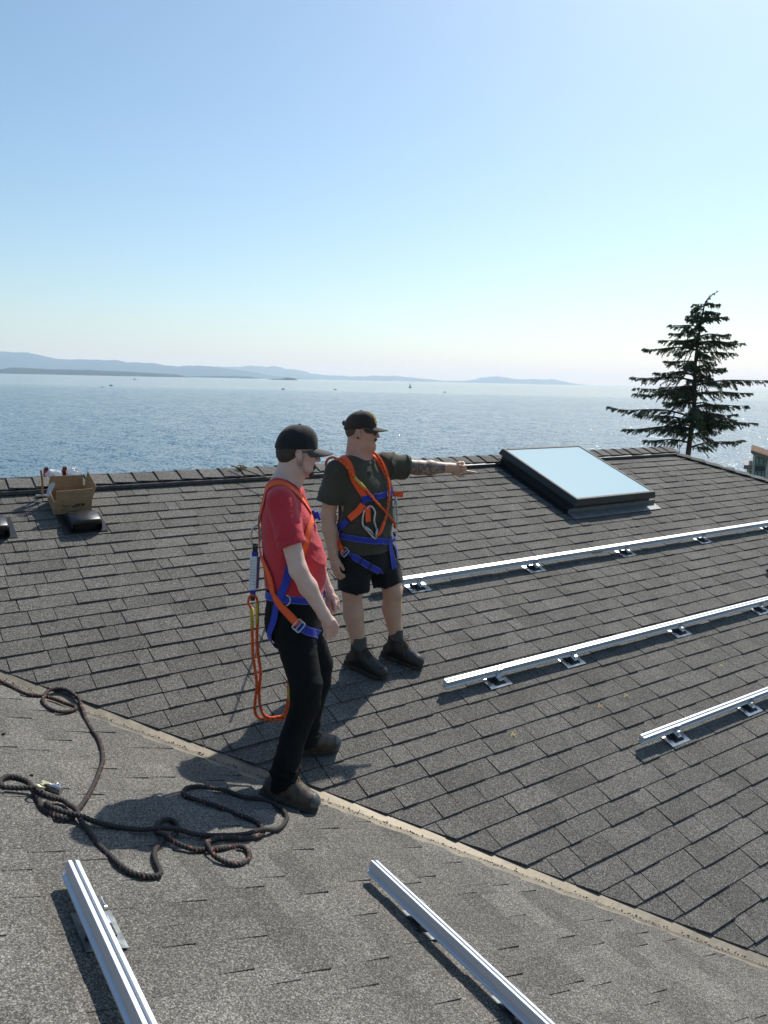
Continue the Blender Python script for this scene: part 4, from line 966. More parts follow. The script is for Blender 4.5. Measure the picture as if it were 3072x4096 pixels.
M['yellow'] = noisy(mat('yellow_sleeve', rough=.6), (.50,.34,.04), (.60,.42,.07), 60); M['packw'] = noisy(mat('white_label_pack', rough=.4), (.62,.63,.66), (.70,.71,.73), 30); M['packp'] = mat('purple_pack_side', (.10,.08,.22), .5)
M['patchy'] = mat('yellow_embroidery', (.75,.50,.03), .7)

def head_items(B, c, fwd, up, jaw=1.0, mouth=0.0):
    """head, built in its own frame: x forward, y left, z up; c = point between the ears"""
    fwd, up = unit(fwd), unit(up); left = unit(np.cross(up, fwd)); up = np.cross(fwd, left); Rm = np.stack([fwd, left, up], 1); c = A3(*c)
    g = lambda x, y, z: c + Rm@A3(x, y, z)
    B.ell(g(-.014,0,.032), (.098,.077,.088), Rm, .02)
    B.ell(g(.030,0,-.030), (.060,.058*jaw,.082), Rm, .03)
    B.ell(g(.030,0,-.080), (.052,.052*jaw,.034), Rm, .03)
    B.rc(g(.072,-.008,-.104), g(.072,.008,-.104), .017, .017, .02)
    B.ell(g(.076,0,.020), (.018,.052,.013), Rm, .02)
    for s_ in (-1, 1):
        B.ell(g(.056,s_*.042,-.022), (.026,.020,.022), Rm, .02)
        B.ell(g(.0835,s_*.030,.002), (.014,.017,.010), Rm, .012, -1)
        B.ell(g(.088,s_*.0125,-.034), (.0125,.008,.008), Rm, .008)
    B.rc(g(.090,0,.010), g(.109,0,-.026), .0085, .0105, .010)
    B.ell(g(.108,0,-.030), (.011,.0105,.009), Rm, .008)
    B.rc(g(.088,-.017,-.060), g(.088,.017,-.060), .0065, .0065, .006); B.rc(g(.0925,-.004,-.060), g(.0925,.004,-.060), .0065, .0065, .008)
    B.rc(g(.086,-.014,-.073-.004*mouth), g(.086,.014,-.073-.004*mouth), .007, .007, .006); B.rc(g(.090,-.004,-.074-.004*mouth), g(.090,.004,-.074-.004*mouth), .007, .007, .008)
    B.ell(g(.095,0,-.0665-.002*mouth), (.010,.017,.0022 + .0045*mouth), Rm, .003, -1)
    for s_ in (-1, 1):
        ex = unit(g(1,s_*.35,0)-c); ey = unit(np.cross(up, ex)); Re = np.stack([ex, ey, up], 1)
        tilt = .22; ez = unit(up*math.cos(tilt) - ex*math.sin(tilt)); exx = unit(np.cross(ey, ez)); Re = np.stack([exx, ey, ez], 1)
        e0 = g(-.008, s_*.080, -.006)
        B.ell(e0, (.019,.0085,.031), Re, .006); B.ell(e0 - ez*.024 + exx*.004, (.011,.008,.012), Re, .006)
        B.ell(e0 + ey*s_*.0095*(1 if ey@(Rm[:,1]) > 0 else -1) + ez*.004 + exx*.002, (.0115,.0055,.019), Re, .004, -1)
        B.ell(e0 + ey*s_*.008*(1 if ey@(Rm[:,1]) > 0 else -1) - ez*.002 + exx*.007, (.007,.009,.009), Re, .004, -1)
    return g, Rm
def cap(parent, g, Rm, crown_mat, brim_mat, tall=.0, brim_curve=.028, patch=False, length=.086):
    """baseball cap on a head frame: six-panel crown with seams, button and curved brim"""
    V = []; F = []; nu, nv = 72, 22
    for j in range(nv+1):
        t = j/nv*math.pi/2
        for i in range(nu):
            a = 2*math.pi*i/nu; ca, sa = math.cos(a), math.sin(a)
            rx = .1115 if ca < 0 else .1085; ry = .090
            e = math.cos(t)**(.84 - .20*max(0, ca)**.7); seam = 1 - .010*max(0, 1-abs(((a/(math.pi/3)+.5) % 1)-.5)*14)*(1 if j < nv-1 else 0)
            z = .022 + (.116+tall)*math.sin(t)**.98 - .012*(ca < 0)*(-ca)*(1-j/nv) + .004*(1-j/nv)*ca
            V.append(g(-.012 + rx*e*ca*seam, ry*e*sa*seam, z + .0025*math.sin(a*5+j*.4)*(1-j/nv)))
    for j in range(nv):
        for i in range(nu): F.append((j*nu+i, j*nu+(i+1)%nu, (j+1)*nu+(i+1)%nu, (j+1)*nu+i))
    # inner band turned under
    k = len(V); V += [g(-.012 + .9*(.1115 if math.cos(2*math.pi*i/nu) < 0 else .1085)*math.cos(2*math.pi*i/nu), .081*math.sin(2*math.pi*i/nu), .03) for i in range(nu)]
    F += [(i, k+i, k+(i+1)%nu, (i+1)%nu) for i in range(nu)]
    cp_ = mesh('cap', V, F, crown_mat, parent, True)
    b = MB(); top = g(-.012, 0, .1385+tall); b.tube([top - Rm[:,2]*.002, top + Rm[:,2]*.004], [.008,.006], 10); b.build('button', crown_mat, cp_, smooth=True)
    # brim: thin curved sheet, thicker at the rim
    V = []; F = []; na, nr = 30, 8
    for side_ in (0, 1):
        for i in range(na+1):
            a = -1.22 + 2.44*i/na; ca, sa = math.cos(a), math.sin(a)
            for j in range(nr+1):
                q = j/nr; L_ = length*max(0, math.cos(a*1.18))**.55
                x = -.012 + .1065*ca + L_*q; y = .088*sa*(1 - .06*q)
                z = .030 - brim_curve*(y/.088)**2*(.55+.65*q) - .014*q - (.0035 if side_ else 0)
                V.append(g(x, y, z))
    n1 = (na+1)*(nr+1)
    for s_ in (0, n1):
        for i in range(na):
            for j in range(nr):
                f = (s_+i*(nr+1)+j, s_+(i+1)*(nr+1)+j, s_+(i+1)*(nr+1)+j+1, s_+i*(nr+1)+j+1); F.append(f[::-1] if s_ == 0 else f)
    F += [(i*(nr+1)+nr, (i+1)*(nr+1)+nr, n1+(i+1)*(nr+1)+nr, n1+i*(nr+1)+nr)[::-1] for i in range(na)]
    mesh('brim', V, F, brim_mat, cp_, True)
    if patch:
        def pp(u, v, o=.004):     # patch coordinates on the front panels (u sideways, v up)
            a = u/.10; t = (v/(.116+tall))*math.pi/2*.9; e = math.cos(t)**.64
            return g(-.012 + (.1085+o)*e*math.cos(a), (.090+o)*e*math.sin(a), .022 + (.116+tall)*math.sin(t)**.98)
        nn_ = 8; V = [pp(-.030+.060*i/nn_, .026+.058*j/nn_, .0035) for i in range(nn_+1) for j in range(nn_+1)]
        mesh('patch', V, [(i*(nn_+1)+j, (i+1)*(nn_+1)+j, (i+1)*(nn_+1)+j+1, i*(nn_+1)+j+1) for i in range(nn_) for j in range(nn_)], M['browncap'], cp_, True)
        b = MB(); loop = [(-.030,.026),(.030,.026),(.030,.084),(-.030,.084)]; pts = []
        for i in range(4):
            for k_ in range(8):
                t = k_/8; p0, p1 = loop[i], loop[(i+1)%4]; pts.append(pp(p0[0]+(p1[0]-p0[0])*t, p0[1]+(p1[1]-p0[1])*t, .0045))
        b.tube(pts, .0022, 6, close=True); b.build('patch_border', M['patchy'], cp_, smooth=True)
        b = MB(); em = [(-.020,.034),(-.012,.044),(-.004,.040),(.004,.050),(.012,.046),(.020,.034),(.012,.038),(.002,.034),(-.008,.036)]
        up_ = [(-.010,.048),(-.004,.066),(.004,.078),(.010,.072),(.006,.060),(.010,.052),(.0,.056)]
        for poly in (em, up_):
            b.add([pp(*q, .0052) for q in poly], [tuple(range(len(poly)))])
        b.build('patch_emblem', M['patchy'], cp_)
    return cp_
def boot(parent, name_mat, org, fwd, up, lace, capm, label=None, shaft=.17):
    """work boot: x forward from under the ankle, z up from the ground"""
    fwd, up = unit(fwd), unit(up); fwd = unit(fwd - up*(fwd@up)); left = np.cross(up, fwd); Rm = np.stack([fwd, left, up], 1); o = A3(*org); g = lambda x, y, z: o + Rm@A3(x, y, z)
    B = Body(); B.ell(g(.135,0,.052), (.077,.053,.050), Rm, .02); B.rc(g(.085,0,.074), g(.0,0,.108), .049, .056, .03); B.ell(g(-.050,0,.055), (.048,.041,.055), Rm, .03)
    B.rc(g(-.015,0,.10), g(-.030,0,shaft+.01), .055, .055, .03); B.ell(g(.04,0,.045), (.10,.042,.04), Rm, .03)
    B.plane(g(0,0,.022), -up); B.plane(g(0,0,shaft), up)
    B.disp(folds(int(abs(org[0])*1e4) % 97, .003, 150, [Rm[:,0]*.9 + Rm[:,2]*.4], lambda p: np.exp(-(((p-o)@Rm[:,0]-.06)/.04)**2).astype(np.float32)))
    b_ = organic('boot', B, .0042, name_mat, parent)
    out = []
    for i in range(40):
        a = 2*math.pi*i/40; c_, s_ = math.cos(a), math.sin(a); x = .055 + .158*np.sign(c_)*abs(c_)**.85; wd = np.interp(x, [-.105, -.04, .03, .12, .18, .215], [.030, .042, .038, .051, .046, .02])
        out.append((x, (wd+.004)*np.sign(s_)*abs(s_)**.6))
    V = [g(x*.995, y*.97, .001) for x, y in out] + [g(x, y, .026) for x, y in out] + [g(.055+(x-.055)*.97, y*.93, .032) for x, y in out]; n = 40
    F = [tuple(range(n))[::-1], tuple(range(2*n, 3*n))] + [(k*n+i, k*n+(i+1)%n, (k+1)*n+(i+1)%n, (k+1)*n+i) for k in (0, 1) for i in range(n)]
    mesh('sole', V, F, M['sole'], b_)
    if capm:
        C = Body(); C.ell(g(.1365,0,.0525), (.0785,.0545,.0515), Rm, .02); C.plane(g(.165,0,0), -fwd); C.plane(g(0,0,.027), -up); organic('toe_cap', C, .004, capm, b_)
    b = MB()
    for k in range(6):
        t = k/5; x = .085 - .075*t; z = .124 + .058*t if k else .121; x2 = x - .006
        p_ = [g(x, -.030, z-.014), g(x+.004, -.012, z+.002), g(x2, .012, z+.006), g(x2, .030, z-.010)]; b.tube(spline(p_, .006), .0026, 6)
        p_ = [g(x, .030, z-.014), g(x+.004, .012, z+.003), g(x2, -.012, z+.007), g(x2, -.030, z-.010)]; b.tube(spline(p_, .006), .0026, 6)
    z = .180
    for s_ in (-1, 1):
        b.tube(spline([g(.005, 0, z), g(.03, s_*.03, z+.012), g(.055, s_*.055, z+.004), g(.045, s_*.05, z-.02), g(.012, s_*.008, z-.002)], .006), .0026, 6)
        b.tube(spline([g(.005, 0, z), g(.045, s_*.022, z-.012), g(.075, s_*.034, z-.045)], .006), .0026, 6)
    L_ = b.build('lace', lace, b_, smooth=True); L_['kind'] = 'stuff'
    return b_
def fist(B, w, k, side_dir, down_dir, thumb_dir, s=1.0):
    """closed relaxed hand. w wrist, k knuckle row centre, side_dir along the knuckle row, down_dir to where fingers curl, thumb_dir"""
    w, k = A3(*w), A3(*k); sd, dn, th = unit(side_dir), unit(down_dir), unit(thumb_dir); ax = unit(k-w)
    B.rc(w, w*.5+k*.5, .027*s, .030*s, .02)
    for i in range(4):
        o = (i-1.5)*.0195*s; a = k + sd*o + ax*(.004 - .003*abs(i-1.3)); m_ = w*.35 + k*.65 + sd*o*.85
        B.rc(m_, a, .015*s, .0108*s, .010)
        L1 = (.040, .044, .041, .033)[i]*s; p1 = a + unit(dn*.9 + ax*.45)*L1; p2 = p1 + unit(dn*.35 - ax*.75 + th*.2)*L1*.62; p3 = p2 + unit(-dn*.5 - ax*.5 + th*.25)*.018*s
        B.rc(a, p1, .0100*s, .0094*s, .0045); B.rc(p1, p2, .0094*s, .0088*s, .004); B.rc(p2, p3, .0088*s, .0080*s, .004)
    t0 = w*.6 + k*.4 + th*.022*s; t1 = t0 + unit(ax*.8 + dn*.45 + th*.25)*.040*s; t2 = t1 + unit(ax*.55 + dn*.7 - th*.1)*.030*s
    B.rc(w*.8+k*.2, t0, .018*s, .0155*s, .015); B.rc(t0, t1, .0145*s, .0110*s, .008); B.rc(t1, t2, .0108*s, .0092*s, .005)

def sleeve_cut(S, h, ax, r=.088, L_=.14):
    h = A3(*h); ax = unit(ax)
    def fn(p):
        q = p-h; t = q@ax; return np.maximum(np.maximum(-t, t-L_), np.linalg.norm(q - t[:, None]*ax, axis=1)-r)
    e = h + ax*L_; S.add(fn, np.minimum(h, e)-r, np.maximum(h, e)+r, .002, -1)
def hand(B, w, k, side_dir, palm_dir, thumb_dir, curls, s=1.0):
    """open hand: palm from wrist w to knuckle row k, finger i bends by curls[i] towards palm_dir at each joint; curls[4] = thumb"""
    w, k = A3(*w), A3(*k); sd, pd, th = unit(side_dir), unit(palm_dir), unit(thumb_dir); ax = unit(k-w)
    B.rc(w, w*.4+k*.6, .026*s, .027*s, .02)
    for i in range(4):
        o = (i-1.5)*.0195*s; a = k + sd*o + ax*(.003 - .003*abs(i-1.3)); B.rc(w*.4 + k*.6 + sd*o*.8, a, .0150*s, .0110*s, .010)
        ang = 0; p = a
        for L_, r0, r1_, f in ((.040,.0100,.0092,.8), (.026,.0092,.0086,1.1), (.020,.0086,.0074,.7)):
            ang += curls[i]*f; d = ax*math.cos(ang) + pd*math.sin(ang); q = p + d*L_*s*(.95, 1.05, 1.0, .82)[i]; B.rc(p, q, r0*s, r1_*s, .004); p = q
    t0 = w*.62 + k*.38 + th*.026*s; t1 = t0 + unit(ax*.75 + th*(.65 - .4*curls[4]) + pd*.35*curls[4])*.040*s; t2 = t1 + unit(ax*.85 + th*(.3-.3*curls[4]) + pd*.4*curls[4])*.030*s
    B.rc(w*.85+k*.15, t0, .018*s, .0150*s, .015); B.rc(t0, t1, .0142*s, .0108*s, .008); B.rc(t1, t2, .0106*s, .0088*s, .005)
# ------------------------------------------------------------------ worker in the red shirt
def person_root(b0, a0, label):
    o = CAM.xy.to_3d() + FH*a0 + RH*b0; return thing('person', label, 'person', o, qn)
red = person_root(-.43, 3.93, 'man in red t-shirt, black trousers and black cap standing astride the valley')
D_ = A3(math.cos(R(12)), math.sin(R(12)), 0); W_ = A3(-math.sin(R(12)), math.cos(R(12)), 0); Z_ = A3(0, 0, 1)
shR, elR, wrR, knR = A3(-.078,-.185,1.790), A3(.018,-.262,1.468), A3(.140,-.212,1.232), A3(.182,-.200,1.150)
shL, elL, wrL, knL = A3(-.066,.175,1.775), A3(.030,.262,1.455), A3(.130,.215,1.232), A3(.160,.200,1.160)
def loc2(v): # world -> local of person frame
    return np.array(qn.inverted().to_matrix() @ Vector(v))
def w2l(root, v): return np.array(qn.inverted().to_matrix() @ (Vector(v) - root.location))
n1 = loc2((SP, 0, CP)); n2 = loc2((0, -SP, CP))
hR, tR = w2l(red, r1(.749, .340, .014)), w2l(red, r1(.497, .152, .014)); fR = unit(tR-hR); bR = hR + fR*.105
tL = w2l(red, r2(-.155, .648, .015)); fL = unit(loc2((.93,-.25,0))); fL = unit(fL - n2*(fL@n2)); bL = tL - fL*.21
anR = (bR + n1*.125 - fR*.02).astype(np.float32); anL = (bL + n2*.125 - fL*.02).astype(np.float32)
hipR, knR_ = A3(-.035,-.090,1.17), A3(.050,-.180,.790)
hipL, knL_ = A3(-.025,.095,1.16), A3(.082,.190,.760)
def torso_sec(off):
    return [((-.030,0,1.10), .168+off, .130+off), ((-.030,0,1.25), .172+off, .142+off), ((-.036,0,1.36), .170+off, .148+off), ((-.040,0,1.48), .176+off, .150+off), ((-.056,0,1.60), .190+off, .142+off), ((-.076,0,1.71), .196+off, .125+off), ((-.092,0,1.80), .165+off, .092+off), ((-.096,0,1.845), .095+off, .066+off)]
HC = (-.012, .004, 2.020); HF = unit(D_*1.0 - Z_*.13 + W_*.05); HU = unit(Z_ + D_*.13)
B = Body()
g, HR = head_items(B, HC, HF, HU, 1.02)
B.rc((-.096,0,1.83), g(-.028,0,-.045), .068, .058, .03)
B.rc((-.030,.0,1.86), g(.02,0,-.075), .040, .034, .03)
B.loft(torso_sec(-.018), W_, D_, .04)
B.rc((-.10,-.06,1.855), shR + A3(0,.02,-.012), .045, .055, .05); B.rc((-.10,.06,1.855), shL + A3(0,-.02,-.012), .045, .055, .05)
B.chain([shR, shR*.45+elR*.55, elR], [.054,.050,.043], .04); B.rc(elR, elR*.62+wrR*.38, .043, .0445, .02); B.rc(elR*.62+wrR*.38, wrR, .0445, .029, .02)
B.chain([shL, elL, wrL], [.052,.042,.028], .04)
fist(B, wrR, knR, unit(D_*.75 + A3(0,-.15,.45)), unit(A3(-.25,.35,-.9)), unit(A3(.55,.55,.05)), 1.02)
fist(B, wrL, knL, unit(D_*.8 + A3(0,.1,.4)), unit(A3(-.1,-.35,-.9)), unit(A3(.5,-.6,.05)))
B.chain([hipR, knR_, anR], [.080,.058,.040], .05); B.chain([hipL, knL_, anL], [.080,.058,.040], .05)
B.rc(anR, bR + fR*.10 + n1*.052, .036, .026, .02); B.rc(anL, bL + fL*.10 + n2*.052, .036, .026, .02)
c_ = A3(*HC)
def flush(V):
    q = (V.astype(np.float32)-c_)@HR; f = np.zeros(len(V)); f += .55*np.exp(-((q[:,0]-.06)**2+(q[:,2]+.03)**2)/.0016); f += .5*np.exp(-((q[:,0]+.005)**2+(np.abs(q[:,1])-.085)**2*4+q[:,2]**2)/.0012)
    f += .35*np.exp(-((V[:,2]-1.16)/.05)**2)*(V[:,2] < 1.3); f += .3*np.exp(-((V[:,2]-1.88)/.04)**2); return f
def stubble(V):
    q = (V.astype(np.float32)-c_)@HR; x, z = q[:,0], q[:,2]
    jaw = np.exp(-((z - (-.100 + .9*np.clip(.045-x, 0, .06)))/.016)**2)*(x > -.012)*(x < .09); side = np.exp(-((x-.014)/.010)**2)*(z > -.07)*(z < .01)
    return np.clip(.62*jaw + .55*side, 0, .75)*(np.abs(q[:,1]) > .0)
organic('body', B, .0042, M['skin_pale'], red, {'flush': flush, 'ink': stubble})
# short hair and beard
H = Body(); H.ell(g(-.014,0,.032), (.1015,.0805,.092), HR, .02); H.ell(g(-.060,0,-.022), (.050,.064,.05), HR, .03)
H.plane(g(.012,0,0), HR[:,0]*.95 + HR[:,2]*.25); H.plane(g(-.05,0,-.056), -HR[:,2] + HR[:,0]*.35)
for s_ in (-1, 1): H.ell(g(.012,s_*.09,-.012), (.034,.03,.042), HR, .004, -1)
H.disp(folds(3, .0015, 900, [HR[:,1], HR[:,0]])); organic('hair', H, .0036, M['hair'], red)
H = Body(); H.ell(g(.030,0,-.081), (.0545,.0545,.0365), HR, .02); H.rc(g(.074,-.010,-.106), g(.074,.010,-.106), .0185, .0185, .02); H.ell(g(.004,0,-.055), (.03,.0595,.045), HR, .02)
H.ell(g(.086,0,-.066), (.014,.030,.018), HR, .01)
H.plane(g(.0,0,-.052), HR[:,2]*.94 + HR[:,0]*-.35); H.ell(g(.094,0,-.066), (.014,.016,.0085), HR, .004, -1)
H.ell(g(.048,.075,-.050), (.040,.035,.030), HR, .01, -1); H.ell(g(.048,-.075,-.050), (.040,.035,.030), HR, .01, -1)
H.plane(g(-.004,0,0), -HR[:,0]); H.ell(g(.020,0,-.125), (.05,.06,.022), HR, .01, -1)
H.disp(folds(5, .0012, 900, [HR[:,1], HR[:,2]])); organic('beard', H, .0034, M['hair'], red)
cap(red, g, HR, M['blackcap'], M['brim'])
def sunglasses(parent, g, Rm, lensm, frame, shield=False):
    b = MB(); V = []; F = []; n = 26
    for i in range(n+1):
        a = -1.05 + 2.1*i/n; x0 = .0985*math.cos(a*.92)+.001; y0 = .071*math.sin(a)
        gap = 0 if shield else max(0, 1-abs(a)/.16)
        hh = (.021 if shield else .0185)*(1 - .45*max(0, abs(a)-.55)) * (1 - (.55*gap)); zc = .004 - .002*abs(a)
        for z in (zc+hh*.62, zc+hh*.1, zc-hh*(1 - (0.35 if shield else .25)*gap)): V.append(g(x0 - (.004 if z < zc-hh*.5 else 0), y0, z))
    for i in range(n):
        for k in (0, 1): F.append((i*3+k, (i+1)*3+k, (i+1)*3+k+1, i*3+k+1))
    gl = mesh('sunglasses', V, F, lensm, parent, True); md = gl.modifiers.new('t', 'SOLIDIFY'); md.thickness = .0025
    for s_ in (-1, 1):
        p_ = spline([g(.052, s_*.064, .008), g(.03, s_*.074, .009), g(-.004, s_*.081, .010), g(-.018, s_*.081, .002)], .006); V, F = sweep(p_, np.linspace(.0045 if shield else .0035, .0025, len(p_)), 6); mesh('temple', V, F, frame, gl, True)
    top = [g(.0995*math.cos(a*.92)+.001, .0715*math.sin(a), .004 + (.021 if shield else .0185)*.62 - .002*abs(a)) for a in np.linspace(-1.05, 1.05, 24)]
    V, F = sweep(top, .0022, 6); mesh('rim', V, F, frame, gl, True)
sunglasses(red, g, HR, M['lens'], M['frame'])
# t-shirt
S = Body(); S.loft([q for q in torso_sec(.004)[1:-1]] + [((-.097,0,1.852), .112, .078)], W_, D_, .04)
sR = shR + A3(0,0,.004); S.rc((-.10,-.07,1.845), sR + A3(0,.01,-.014), .055, .064, .05); S.rc((-.10,.07,1.845), shL + A3(0,-.01,-.014), .055, .064, .05)
hemR = sR*.36 + elR*.64; hemL = shL*.36 + elL*.64; S.rc(sR, hemR, .066, .071, .03); S.rc(shL, hemL, .066, .071, .03)
S.rc((.036,-.02,1.45), (.038,.02,1.40), .088, .086, .06)
def fm(p): return np.clip((1.66-p[:,2])/.25, .12, 1).astype(np.float32)
S.disp(folds(11, .015, 58, [A3(.35,0,1), A3(-.5,0,1)], lambda p: fm(p)*np.clip((p[:,0]+.10)/.12, .15, 1)))
S.disp(folds(13, .010, 88, [unit(elR-shR)*.8 + A3(.5,0,.2)], lambda p: np.clip((-p[:,1]-.13)/.05, 0, 1)*np.clip((1.80-p[:,2])/.12, 0, 1)))
S.disp(folds(17, .009, 40, [A3(0,1,.6)], lambda p: np.clip((1.78-p[:,2])/.3, 0, 1)))
axR = unit(elR-sR); axL = unit(elL-shL)
sleeve_cut(S, hemR, axR); sleeve_cut(S, hemL, axL)
S.plane((0,0,1.300), (-.10,0,-1))
S.add(lambda p: np.linalg.norm((p-A3(-.078,0,1.918))/A3(.092,.086,.066), axis=1)*.05-.05, A3(-.19,-.1,1.84), A3(.03,.1,2.0), .006, -1)

shirt_r = organic('t_shirt', S, .0048, M['redshirt'], red)
# trousers
T = Body(); T.loft([((-.030,0,1.315), .166, .140), ((-.032,0,1.20), .176, .148), ((-.030,0,1.10), .172, .140)], W_, D_, .04)
T.ell((-.085,-.05,1.13), (.085,.085,.10), None, .05); T.ell((-.08,.06,1.13), (.085,.085,.10), None, .05)
for h_, k_, a_ in ((hipR, knR_, anR), (hipL, knL_, anL)):
    T.chain([h_ + A3(.012,0,-.06), k_ + A3(.0,0,.06), k_ - A3(.004,0,.05), a_*.55 + k_*.45, a_ + A3(.006,0,-.035)], [.104,.080,.074,.064,.073], .05)
T.disp(folds(21, .013, 80, [A3(.25,.1,1), A3(-.4,.2,1)], lambda p: (np.clip((.55-p[:,2])/.15, 0, 1) + .35*np.exp(-((p[:,2]-.80)/.10)**2) + .3*np.exp(-((p[:,2]-1.08)/.10)**2)).astype(np.float32)))
T.disp(folds(23, .006, 50, [A3(1,.6,.15)]))
T.plane((0,0,1.318), (0,0,1)); T.plane(anR + A3(0,0,-.072), (.18,0,-1)) if 0 else None
for a_ in (anR, anL):
    T.add(lambda p, a_=a_: np.maximum(p[:,2]-(a_[2]-.052) - .12*(p[:,0]-a_[0]), np.linalg.norm(p-a_, axis=1)-.17), a_-.17, a_+.17, .002, -1)
trous_r = organic('trousers', T, .005, M['denim'], red)
# boots: right one on the near slope, left one on the far slope
boot(red, M['bootbr'], bR, fR, n1, M['lace'], M['toecap'], shaft=.175)
boot(red, M['bootbr'], bL, fL, n2, M['lace'], M['toecap'], shaft=.175)
# ------------------------------------------------------------------ worker in the olive shirt, pointing
grn = person_root(0.0, 5.10, 'man in olive t-shirt and black shorts pointing to the right')
D2 = unit((.72,-.69,0)); W2 = unit((.69,.72,0))
gsR, geR, gwR = A3(-.316,-.120,1.800), A3(-.366,-.125,1.510), A3(-.328,-.158,1.262)
gsL, geL, gwL, gkL = A3(-.005,.110,1.832), A3(.232,.215,1.800), A3(.452,.310,1.793), A3(.560,.352,1.790)
gb = []
for (hu, hv), (tu, tv) in (((.272,1.254), (.467,1.022)), ((.583,1.264), (.785,1.044))):
    h_ = w2l(grn, r2(hu, hv/CP, .014)); t_ = w2l(grn, r2(tu, tv/CP, .014)); f_ = unit(t_-h_); o_ = h_ + f_*.105; gb.append((o_, f_, (o_ + n2*.15 - f_*.022 + A3(0,0,.01)).astype(np.float32)))
ghR, gkR, gaR = A3(-.190,-.060,1.270), A3(-.200,-.112,.960), gb[0][2]
ghL, gkL_, gaL = A3(-.035,.075,1.265), A3(.070,.035,.945), gb[1][2]
def gsec(off):
    return [((-.118,0,1.20), .182+off, .148+off), ((-.118,0,1.34), .190+off, .158+off), ((-.120,0,1.47), .194+off, .160+off), ((-.125,0,1.60), .202+off, .152+off), ((-.140,0,1.71), .206+off, .138+off), ((-.160,0,1.795), .175+off, .105+off), ((-.180,0,1.855), .110+off, .078+off)]
GC = (-.155, .004, 2.055); GF = unit((.975,-.20,-.02)); GU = unit((.02,0,1))
B = Body(); gg, GR = head_items(B, GC, GF, GU, 1.12, 1.0)
B.ell(gg(.030,0,-.105), (.060,.058,.034), GR, .03)
B.rc((-.190,0,1.84), gg(-.024,0,-.045), .078, .070, .03); B.rc((-.150,-.01,1.86), gg(.03,0,-.095), .055, .045, .03)
B.loft(gsec(-.018), W2, D2, .04)
B.rc((-.21,-.05,1.86), gsR + A3(.02,0,-.01), .05, .058, .05); B.rc((-.14,.05,1.87), gsL + A3(-.02,0,-.01), .05, .058, .05)
B.chain([gsR, gsR*.45+geR*.55, geR], [.062,.056,.047], .04); B.rc(geR, geR*.62+gwR*.38, .047, .048, .02); B.rc(geR*.62+gwR*.38, gwR, .048, .031, .02)
B.chain([gsL, geL], [.060,.050], .04); B.rc(geL, geL*.65+gwL*.35, .050, .051, .02); B.rc(geL*.65+gwL*.35, gwL, .051, .033, .02)
hand(B, gwR, gwR + A3(.016,-.006,-.092), unit((.62,-.75,0)), unit((.75,.62,.1)), unit((.85,-.5,-.1)), [.22,.28,.32,.36,.5], 1.05)
hand(B, gwL, gkL, unit((.05,-.25,-.95)), unit((-.15,-.85,.1)), unit((.1,-.75,-.6)), [1.25,1.3,1.3,.06,.4][::1], 1.06) if 0 else None
# pointing hand: knuckle row runs top to bottom, index lowest and straight, the others folded into the palm, thumb below
B.rc(gwL, gwL*.4+gkL*.6, .031, .034, .02)
ax_ = unit(gkL-gwL); up_ = unit(A3(0,-.15,1)); pal = unit(A3(-.25,-.95,-.1))
for i in range(4):
    o = up_*(i-1.2)*.020; a = gkL + o - ax_*(.004*i); B.rc(gwL*.4+gkL*.6 + o*.8, a, .0165, .0125, .012)
    if i == 0:
        p = a
        for L_, r_ in ((.046,.0108),(.030,.0100),(.024,.0090)):
            q = p + unit(ax_ + A3(0,0,-.13))*L_; B.rc(p, q, r_, r_*.92, .004); p = q
    else:
        p1 = a + unit(ax_*.45 - up_*.25 + pal*.75)*.038; p2 = p1 + unit(-ax_*.75 + pal*.5)*.026; p3 = p2 + unit(-ax_*.6 - pal*.5)*.018
        B.rc(a, p1, .0112, .0104, .005); B.rc(p1, p2, .0104, .0095, .004); B.rc(p2, p3, .0095, .0085, .004)
t0 = gwL*.55 + gkL*.45 - up_*.034 + pal*.012; t1 = t0 + unit(ax_*.85 - up_*.45 + pal*.2)*.040; t2 = t1 + unit(ax_*.95 - up_*.12)*.030
B.rc(gwL*.8+gkL*.2, t0, .021, .0165, .015); B.rc(t0, t1, .0155, .0118, .008); B.rc(t1, t2, .0115, .0095, .005)
B.chain([ghR, gkR + A3(0,0,.03), gkR, gkR*.66+gaR*.34 + A3(-.008,.012,0), gaR], [.090,.068,.063,.070,.040], .05); B.chain([ghL, gkL_ + A3(0,0,.03), gkL_, gkL_*.66+gaL*.34 + A3(-.012,.010,0), gaL], [.090,.068,.063,.068,.040], .05)
for k_ in (gkR, gkL_): B.ell(k_ + D2*.050 + A3(0,0,.005), (.026,.028,.034), None, .02)
B.rc(gaR, gb[0][0] + gb[0][1]*.10 + n2*.052, .036, .026, .02); B.rc(gaL, gb[1][0] + gb[1][1]*.10 + n2*.052, .036, .026, .02)
gc = A3(*GC)
def gflush(V):
    q = (V.astype(np.float32)-gc)@GR; f = .7*np.exp(-((V[:,2]-1.93)/.05)**2)*(V[:,2] > 1.8)*(V[:,0] < .0); f += .5*np.exp(-((q[:,0]-.06)**2+(q[:,2]+.03)**2)/.0016); f += .4*np.exp(-((q[:,0]+.005)**2+(np.abs(q[:,1])-.085)**2*4+q[:,2]**2)/.0012); return f
def tattoo(V):
    x = V[:,0]; t = np.clip((x-.11)/.05, 0, 1)*np.clip((.425-x)/.012, 0, 1)*(V[:,2] > 1.65); q = (V.astype(np.float32)-gc)@GR
    tone_shift = .35*np.exp(-((q[:,0]+.045)**2)/.0012)*(q[:,2] < .012)*(q[:,2] > -.05)
    return np.clip(t + tone_shift, 0, 1)
organic('body', B, .0045, M['skin_tan'], grn, {'flush': gflush, 'ink': tattoo})
